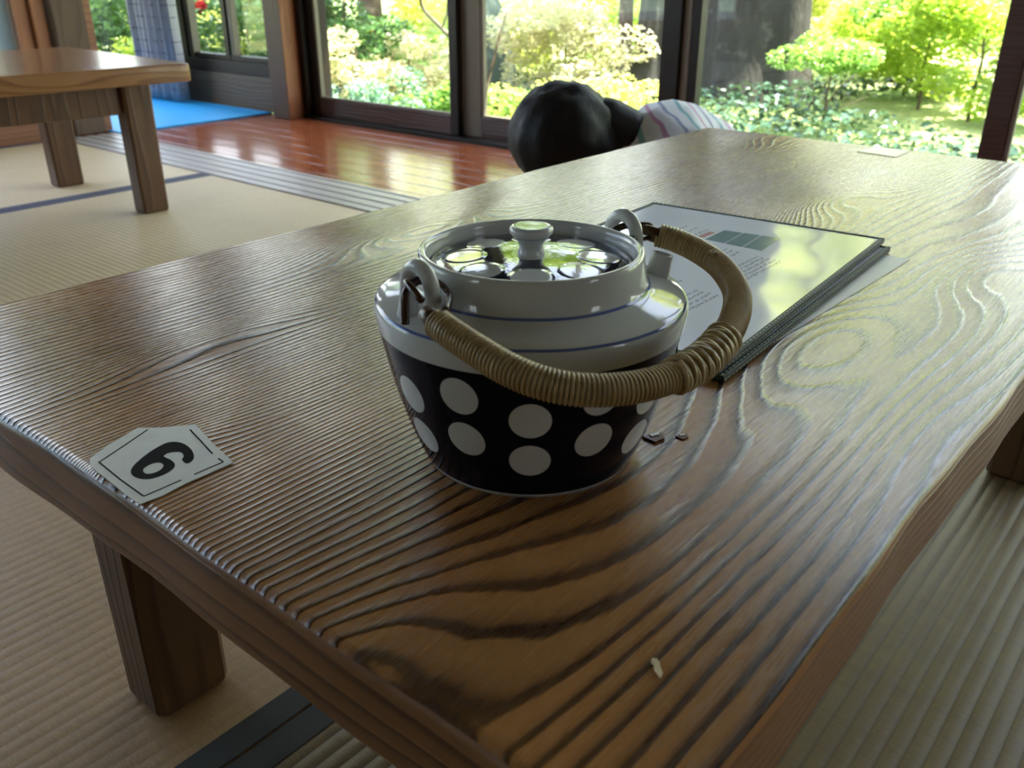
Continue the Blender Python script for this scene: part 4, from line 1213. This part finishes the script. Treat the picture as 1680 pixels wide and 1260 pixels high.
# bare branch and thin stems
def twig(name, label, pts, r):
    o = empty(name, pts[0], label, 'tree')
    p0 = Vector(pts[0])
    pp = catmull([Vector(p) - p0 for p in pts], 6)
    V, F = tube_geo(pp, [r * (1 - 0.6 * i / (len(pp) - 1)) for i in range(len(pp))], 8)
    m_ = len(pp) // 2
    q = catmull([pp[m_], pp[m_] + Vector((0.03, 0.01, 0.07)), pp[m_] + Vector((0.05, 0.0, 0.15))], 4)
    V2, F2 = tube_geo(q, 0.35 * r, 6)
    V, F = merge([(V, F), (V2, F2)])
    mesh_obj('branch', V, F, M['bark_b'], o, smooth=True)
x, y = sight(765, 5.0); x2, y2 = sight(722, 5.05); x3, y3 = sight(690, 5.1); x4, y4 = sight(692, 5.1)
twig('bare_tree', 'bare crooked branch crossing the bright gap of the first glass door', [(x, y, GZ), (x, y, 0.16), (x2, y2, 0.33), (x3, y3, 0.44), (x4, y4, 0.60)], 0.016)
x, y = sight(795, 4.9); x2, y2 = sight(812, 4.95); x3, y3 = sight(832, 5.0)
twig('young_sapling', 'thin slanting stem right of the middle door stile', [(x, y, GZ), (x, y, 0.0), (x2, y2, 0.22), (x3, y3, 0.42)], 0.011)

# mossy stone seen between the stile and the azalea
x, y = sight(805, 7.4)
st_ = empty('mossy_stone', (x, y, ground_h(x, y)), 'dark mossy standing stone behind the thin stems', 'stone')
bm = bmesh.new(); bmesh.ops.create_icosphere(bm, subdivisions=4, radius=1.0)
for v in bm.verts:
    c_ = v.co
    w = 1 + 0.08 * math.sin(c_.x * 5 + c_.z * 3) + 0.05 * math.sin(c_.y * 9 + c_.z * 6)
    v.co = Vector((c_.x * 0.17 * w * (1.1 - 0.4 * c_.z), c_.y * 0.16 * w * (1.1 - 0.4 * c_.z), max(c_.z * 0.52 * w + 0.34, -0.05)))
bm_obj('stone', bm, M['stone'], st_, smooth=True)

# ground cover: nobody could count it
def cover_patch():
    rg = np.random.default_rng(77)
    pts = []
    n = 42000
    X = rg.uniform(-9.5, 3.5, n); Y = 2.9 + (rg.uniform(0, 1, n) ** 1.15) * 4.8
    keep = (np.sin(X * 1.3 + 0.5) + np.sin(Y * 1.9 + X * 0.6) > -1.25)
    X = X[keep]; Y = Y[keep]
    H = 0.10 + 0.07 * np.sin(X * 4.1) * np.sin(Y * 3.3)
    Z = np.array([ground_h(a, b) for a, b in zip(X, Y)]) + rg.uniform(0.1, 1.0, len(X)) * (H + 0.05)
    P = np.stack([X, Y, Z], 1)
    o = leaf_mesh('ground_cover', P, 0.060, M['lf_cover_shaded'], None, 77, aspect=0.6)
    tag(o, 'low glossy green ground cover plants, coloured dark for the shade under the trees outside', 'ground cover', kind='stuff')
    n = 9000
    X = rg.uniform(-7, 2.5, n); Y = rg.uniform(2.95, 3.9, n)
    Z = np.array([ground_h(a, b) for a, b in zip(X, Y)]) + rg.uniform(0.1, 0.22, n)
    o = leaf_mesh('sprouting_plants', np.stack([X, Y, Z], 1), 0.05, M['lf_mid'], None, 78, aspect=0.5)
    tag(o, 'fresh green leafy plants directly outside the glass doors', 'plants', kind='stuff')
cover_patch()

# ------------------------------------------------------------------ the child, kneeling and bent down behind the table
def skin_chain(name, joints, edges, mat, parent, extra=None, vox=0.0045, smooth_it=4):
    """one continuous surface grown round a skeleton of tapering limbs"""
    bm = bmesh.new()
    def ball(c, rx, rz):
        bmesh.ops.create_icosphere(bm, subdivisions=2, radius=1.0, matrix=Matrix.Translation(c) @ Matrix.Diagonal((rx, rx, rz, 1)))
    def rad(j):
        r = j[1]
        return r if isinstance(r, tuple) else (r, r)
    for a, b in edges:
        pa, pb = Vector(joints[a][0]), Vector(joints[b][0])
        ra, rb = rad(joints[a]), rad(joints[b])
        n = max(2, int((pb - pa).length / (0.28 * min(ra + rb))) + 1)
        for i in range(n + 1):
            t = i / n
            ball(pa.lerp(pb, t), ra[0] * (1 - t) + rb[0] * t, ra[1] * (1 - t) + rb[1] * t)
    if extra is not None: bm.from_mesh(extra)
    me = bpy.data.meshes.new(name); bm.to_mesh(me); bm.free()
    o = bpy.data.objects.new('tmp', me); COL.objects.link(o)
    md = o.modifiers.new('r', 'REMESH'); md.mode = 'VOXEL'; md.voxel_size = vox
    if smooth_it:
        sm = o.modifiers.new('s', 'SMOOTH'); sm.factor = 0.5; sm.iterations = smooth_it
    bpy.context.view_layer.update()
    m2 = bpy.data.meshes.new_from_object(o.evaluated_get(bpy.context.evaluated_depsgraph_get()))
    bpy.data.objects.remove(o)
    # keep the outer skin only
    bm = bmesh.new(); bm.from_mesh(m2); seen = set(); best = []
    for v in bm.verts:
        if v in seen: continue
        st = [v]; seen.add(v); isl = [v]
        while st:
            q = st.pop()
            for e in q.link_edges:
                w = e.other_vert(q)
                if w not in seen: seen.add(w); st.append(w); isl.append(w)
        if len(isl) > len(best): best = isl
    keep = set(best)
    bmesh.ops.delete(bm, geom=[v for v in bm.verts if v not in keep], context='VERTS')
    bm.to_mesh(m2); bm.free()
    m2.polygons.foreach_set('use_smooth', [True] * len(m2.polygons))
    m2.materials.clear(); m2.materials.append(mat)
    o2 = bpy.data.objects.new(name, m2); COL.objects.link(o2); o2.parent = parent
    return o2

def child():
    # local frame: +X away from the camera-side head towards the hips, +Y to the child's left, Z up
    root = empty('person', (-0.89, 1.45, 0.0), 'dark haired child in a striped white top bending down behind the near table', 'person', rz=math.radians(50))
    sk = plain('child skin', (0.55, 0.33, 0.22), 0.5, 0.4)
    hair = NT('black hair')
    f_ = hair.noise(hair.scl(hair.co(), (1, 1, 0.15)), 160, 3, 0.6)
    hair.set(Base_Color=hair.mix(f_, (0.006, 0.005, 0.006), (0.016, 0.013, 0.014)), Roughness=0.55, Normal=hair.bump(f_, 0.0008))
    hair.b.inputs['Specular IOR Level'].default_value = 0.25
    sh_ = NT('striped jersey')
    o = sh_.sep(sh_.co())
    w_ = sh_.noise(sh_.co(), 6, 2, 0.5)
    s_ = sh_.add(sh_.mul(o[0], 40.0), sh_.mul(w_, 3.0))
    fr = sh_.ma('FRACT', s_); idn = sh_.ma('MODULO', sh_.ma('FLOOR', s_), 3.0)
    line = sh_.mapr(sh_.ma('ABSOLUTE', sh_.ma('SUBTRACT', fr, 0.5)), 0.16, 0.10)
    c = sh_.mix(sh_.ma('GREATER_THAN', idn, 0.5), (0.10, 0.42, 0.50), (0.55, 0.18, 0.45))
    c = sh_.mix(sh_.ma('GREATER_THAN', idn, 1.5), c, (0.16, 0.18, 0.42))
    sh_.set(Base_Color=sh_.mix(sh_.mul(line, 0.75), (0.82, 0.84, 0.92), c), Roughness=0.85)
    pants = plain('navy trousers', (0.03, 0.035, 0.07), 0.9)
    # body: pelvis on the heels, trunk leaning forward, head hanging, hands on the floor
    J = [((0.27, 0, 0.150), (0.085, 0.075)), ((0.18, 0, 0.205), (0.080, 0.066)), ((0.10, 0, 0.278), (0.088, 0.066)), ((0.04, 0, 0.315), (0.080, 0.055)), ((-0.035, 0, 0.325), (0.034, 0.034)), ((-0.085, 0, 0.325), (0.036, 0.036))]
    E_ = [(0, 1), (1, 2), (2, 3), (3, 4), (4, 5)]
    for s in (-1, 1):
        b = len(J)
        J += [((0.045, s * 0.105, 0.305), 0.036), ((-0.015, s * 0.165, 0.170), 0.027), ((-0.10, s * 0.130, 0.055), 0.020), ((-0.130, s * 0.120, 0.020), (0.023, 0.011))]
        E_ += [(3, b), (b, b + 1), (b + 1, b + 2), (b + 2, b + 3)]
        # thumb and four fingers
        for q, (off, fan, L) in enumerate([(-0.024, -0.55, 0.030), (-0.0195, -0.16, 0.038), (-0.0065, -0.04, 0.043), (0.0065, 0.06, 0.040), (0.0195, 0.18, 0.033)]):
            a = len(J)
            bx_, by_ = -0.130 - (0.002 if q == 0 else 0.012), s * (0.120 + off)
            J += [((bx_ - L * 0.50, by_ + s * fan * L * 0.5, 0.0185), 0.0056), ((bx_ - L, by_ + s * fan * L, 0.0075), 0.0050)]
            E_ += [(b + 3, a), (a, a + 1)]
        b = len(J)
        J += [((0.275, s * 0.065, 0.130), 0.062), ((0.05, s * 0.085, 0.060), 0.046), ((0.16, s * 0.080, 0.040), 0.036), ((0.36, s * 0.070, 0.030), 0.026), ((0.43, s * 0.068, 0.020), (0.024, 0.016))]
        E_ += [(0, b), (b, b + 1), (b + 1, b + 2), (b + 2, b + 3), (b + 3, b + 4)]
    # head: joined to the neck, face turned down towards the floor
    bm = bmesh.new(); bmesh.ops.create_icosphere(bm, subdivisions=4, radius=1.0)
    def head_shape(c_):
        x, y, z = c_.x, c_.y, c_.z      # x: towards the crown, z: back of the head, -z: face
        w = Vector((x * 0.092, y * 0.070, z * 0.086))
        if x < 0: w.y *= 1 - 0.22 * (-x); w.z *= 1 - 0.10 * (-x)
        fz = max(0.0, -z)
        nose = math.exp(-((x + 0.22) ** 2) / 0.02 - (y ** 2) / 0.018) * fz
        w.z -= 0.016 * nose
        for sy_ in (-1, 1):
            eye = math.exp(-((x - 0.04) ** 2) / 0.012 - ((y - sy_ * 0.38) ** 2) / 0.02) * fz
            w.z += 0.007 * eye
        mouth = math.exp(-((x + 0.52) ** 2) / 0.004 - (y ** 2) / 0.06) * fz
        w.z += 0.004 * mouth
        for sy_ in (-1, 1):
            ear = math.exp(-((x + 0.12) ** 2) / 0.03 - ((z - 0.05) ** 2) / 0.02) * max(0.0, sy_ * y)
            w.y += sy_ * 0.012 * ear ** 2
        return w
    Rm = Matrix.Rotation(math.radians(-172), 4, 'Y') @ Matrix.Identity(4)
    # crown points forward (-X) and a little up, face looks down
    ax_c = Vector((-0.93, 0.0, 0.20)).normalized(); ax_y = Vector((0, 1, 0)); ax_b = ax_c.cross(ax_y); ax_b = ax_b if ax_b.z > 0 else -ax_b
    HC = Vector((-0.155, 0.0, 0.330))
    def place(w): return HC + ax_c * w.x + ax_y * w.y + ax_b * w.z
    bm2 = bm.copy()
    for v in bm.verts: v.co = place(head_shape(v.co))
    me2 = bpy.data.meshes.new('h'); bm.to_mesh(me2); bm.free()
    skin_chain('body', J, E_, sk, root, extra=me2, vox=0.0019, smooth_it=3)
    bpy.data.meshes.remove(me2)
    # eyes and lips
    for sy_ in (-1, 1):
        e_ = bmesh.new(); bmesh.ops.create_uvsphere(e_, u_segments=16, v_segments=10, radius=0.009)
        c_ = place(Vector((0.004, sy_ * 0.027, -0.071)))
        for v in e_.verts: v.co = v.co + c_
        bm_obj('eye', e_, M['ink'], root, smooth=True)
    # hair cap with a short gathered tail at the nape
    n1 = 0
    for v in bm2.verts:
        c_ = v.co.copy()
        face = c_.z < -0.45 and abs(c_.y) < 0.55 and c_.x < 0.35
        w = head_shape(c_)
        lock = 1 + 0.020 * math.sin(c_.y * 17 + c_.x * 4) + 0.022 * math.sin(c_.y * 9 - c_.x * 6 + c_.z * 5) + 0.010 * math.sin(c_.x * 23)
        w = w * (0.93 if face else 1.13 * lock)
        if not face:
            w.y *= 1.10
            if c_.x < 0 and c_.z < 0.3: w.x -= 0.030 * (0.3 - c_.z)
        v.co = place(w)
    bm_obj('hair', bm2, hair.m, root, smooth=True)
    tail = skin_chain('hair_bun', [((-0.115, 0.0, 0.360), 0.040), ((-0.080, -0.005, 0.358), (0.044, 0.042)), ((-0.045, -0.010, 0.345), (0.040, 0.038)), ((-0.015, -0.012, 0.335), 0.016)], [(0, 1), (1, 2), (2, 3)], hair.m, root)
    # shirt
    Js = [((0.26, 0, 0.160), (0.094, 0.082)), ((0.18, 0, 0.212), (0.094, 0.076)), ((0.10, 0, 0.285), (0.100, 0.078)), ((0.045, 0, 0.320), (0.096, 0.072)), ((-0.005, 0, 0.322), (0.052, 0.050))]
    Es = [(0, 1), (1, 2), (2, 3), (3, 4)]
    for s in (-1, 1):
        b = len(Js)
        Js += [((0.045, s * 0.105, 0.313), 0.052), ((0.015, s * 0.140, 0.235), 0.042)]
        Es += [(3, b), (b, b + 1)]
    skin_chain('shirt', Js, Es, sh_.m, root)
    Jp = [((0.285, 0, 0.145), (0.092, 0.078)), ((0.25, 0, 0.165), (0.090, 0.075))]
    Ep = [(0, 1)]
    for s in (-1, 1):
        b = len(Jp)
        Jp += [((0.275, s * 0.068, 0.130), 0.068), ((0.05, s * 0.087, 0.062), 0.052), ((0.16, s * 0.082, 0.044), 0.042), ((0.35, s * 0.072, 0.034), 0.033)]
        Ep += [(0, b), (b, b + 1), (b + 1, b + 2), (b + 2, b + 3)]
    skin_chain('trousers', Jp, Ep, pants, root)
child()
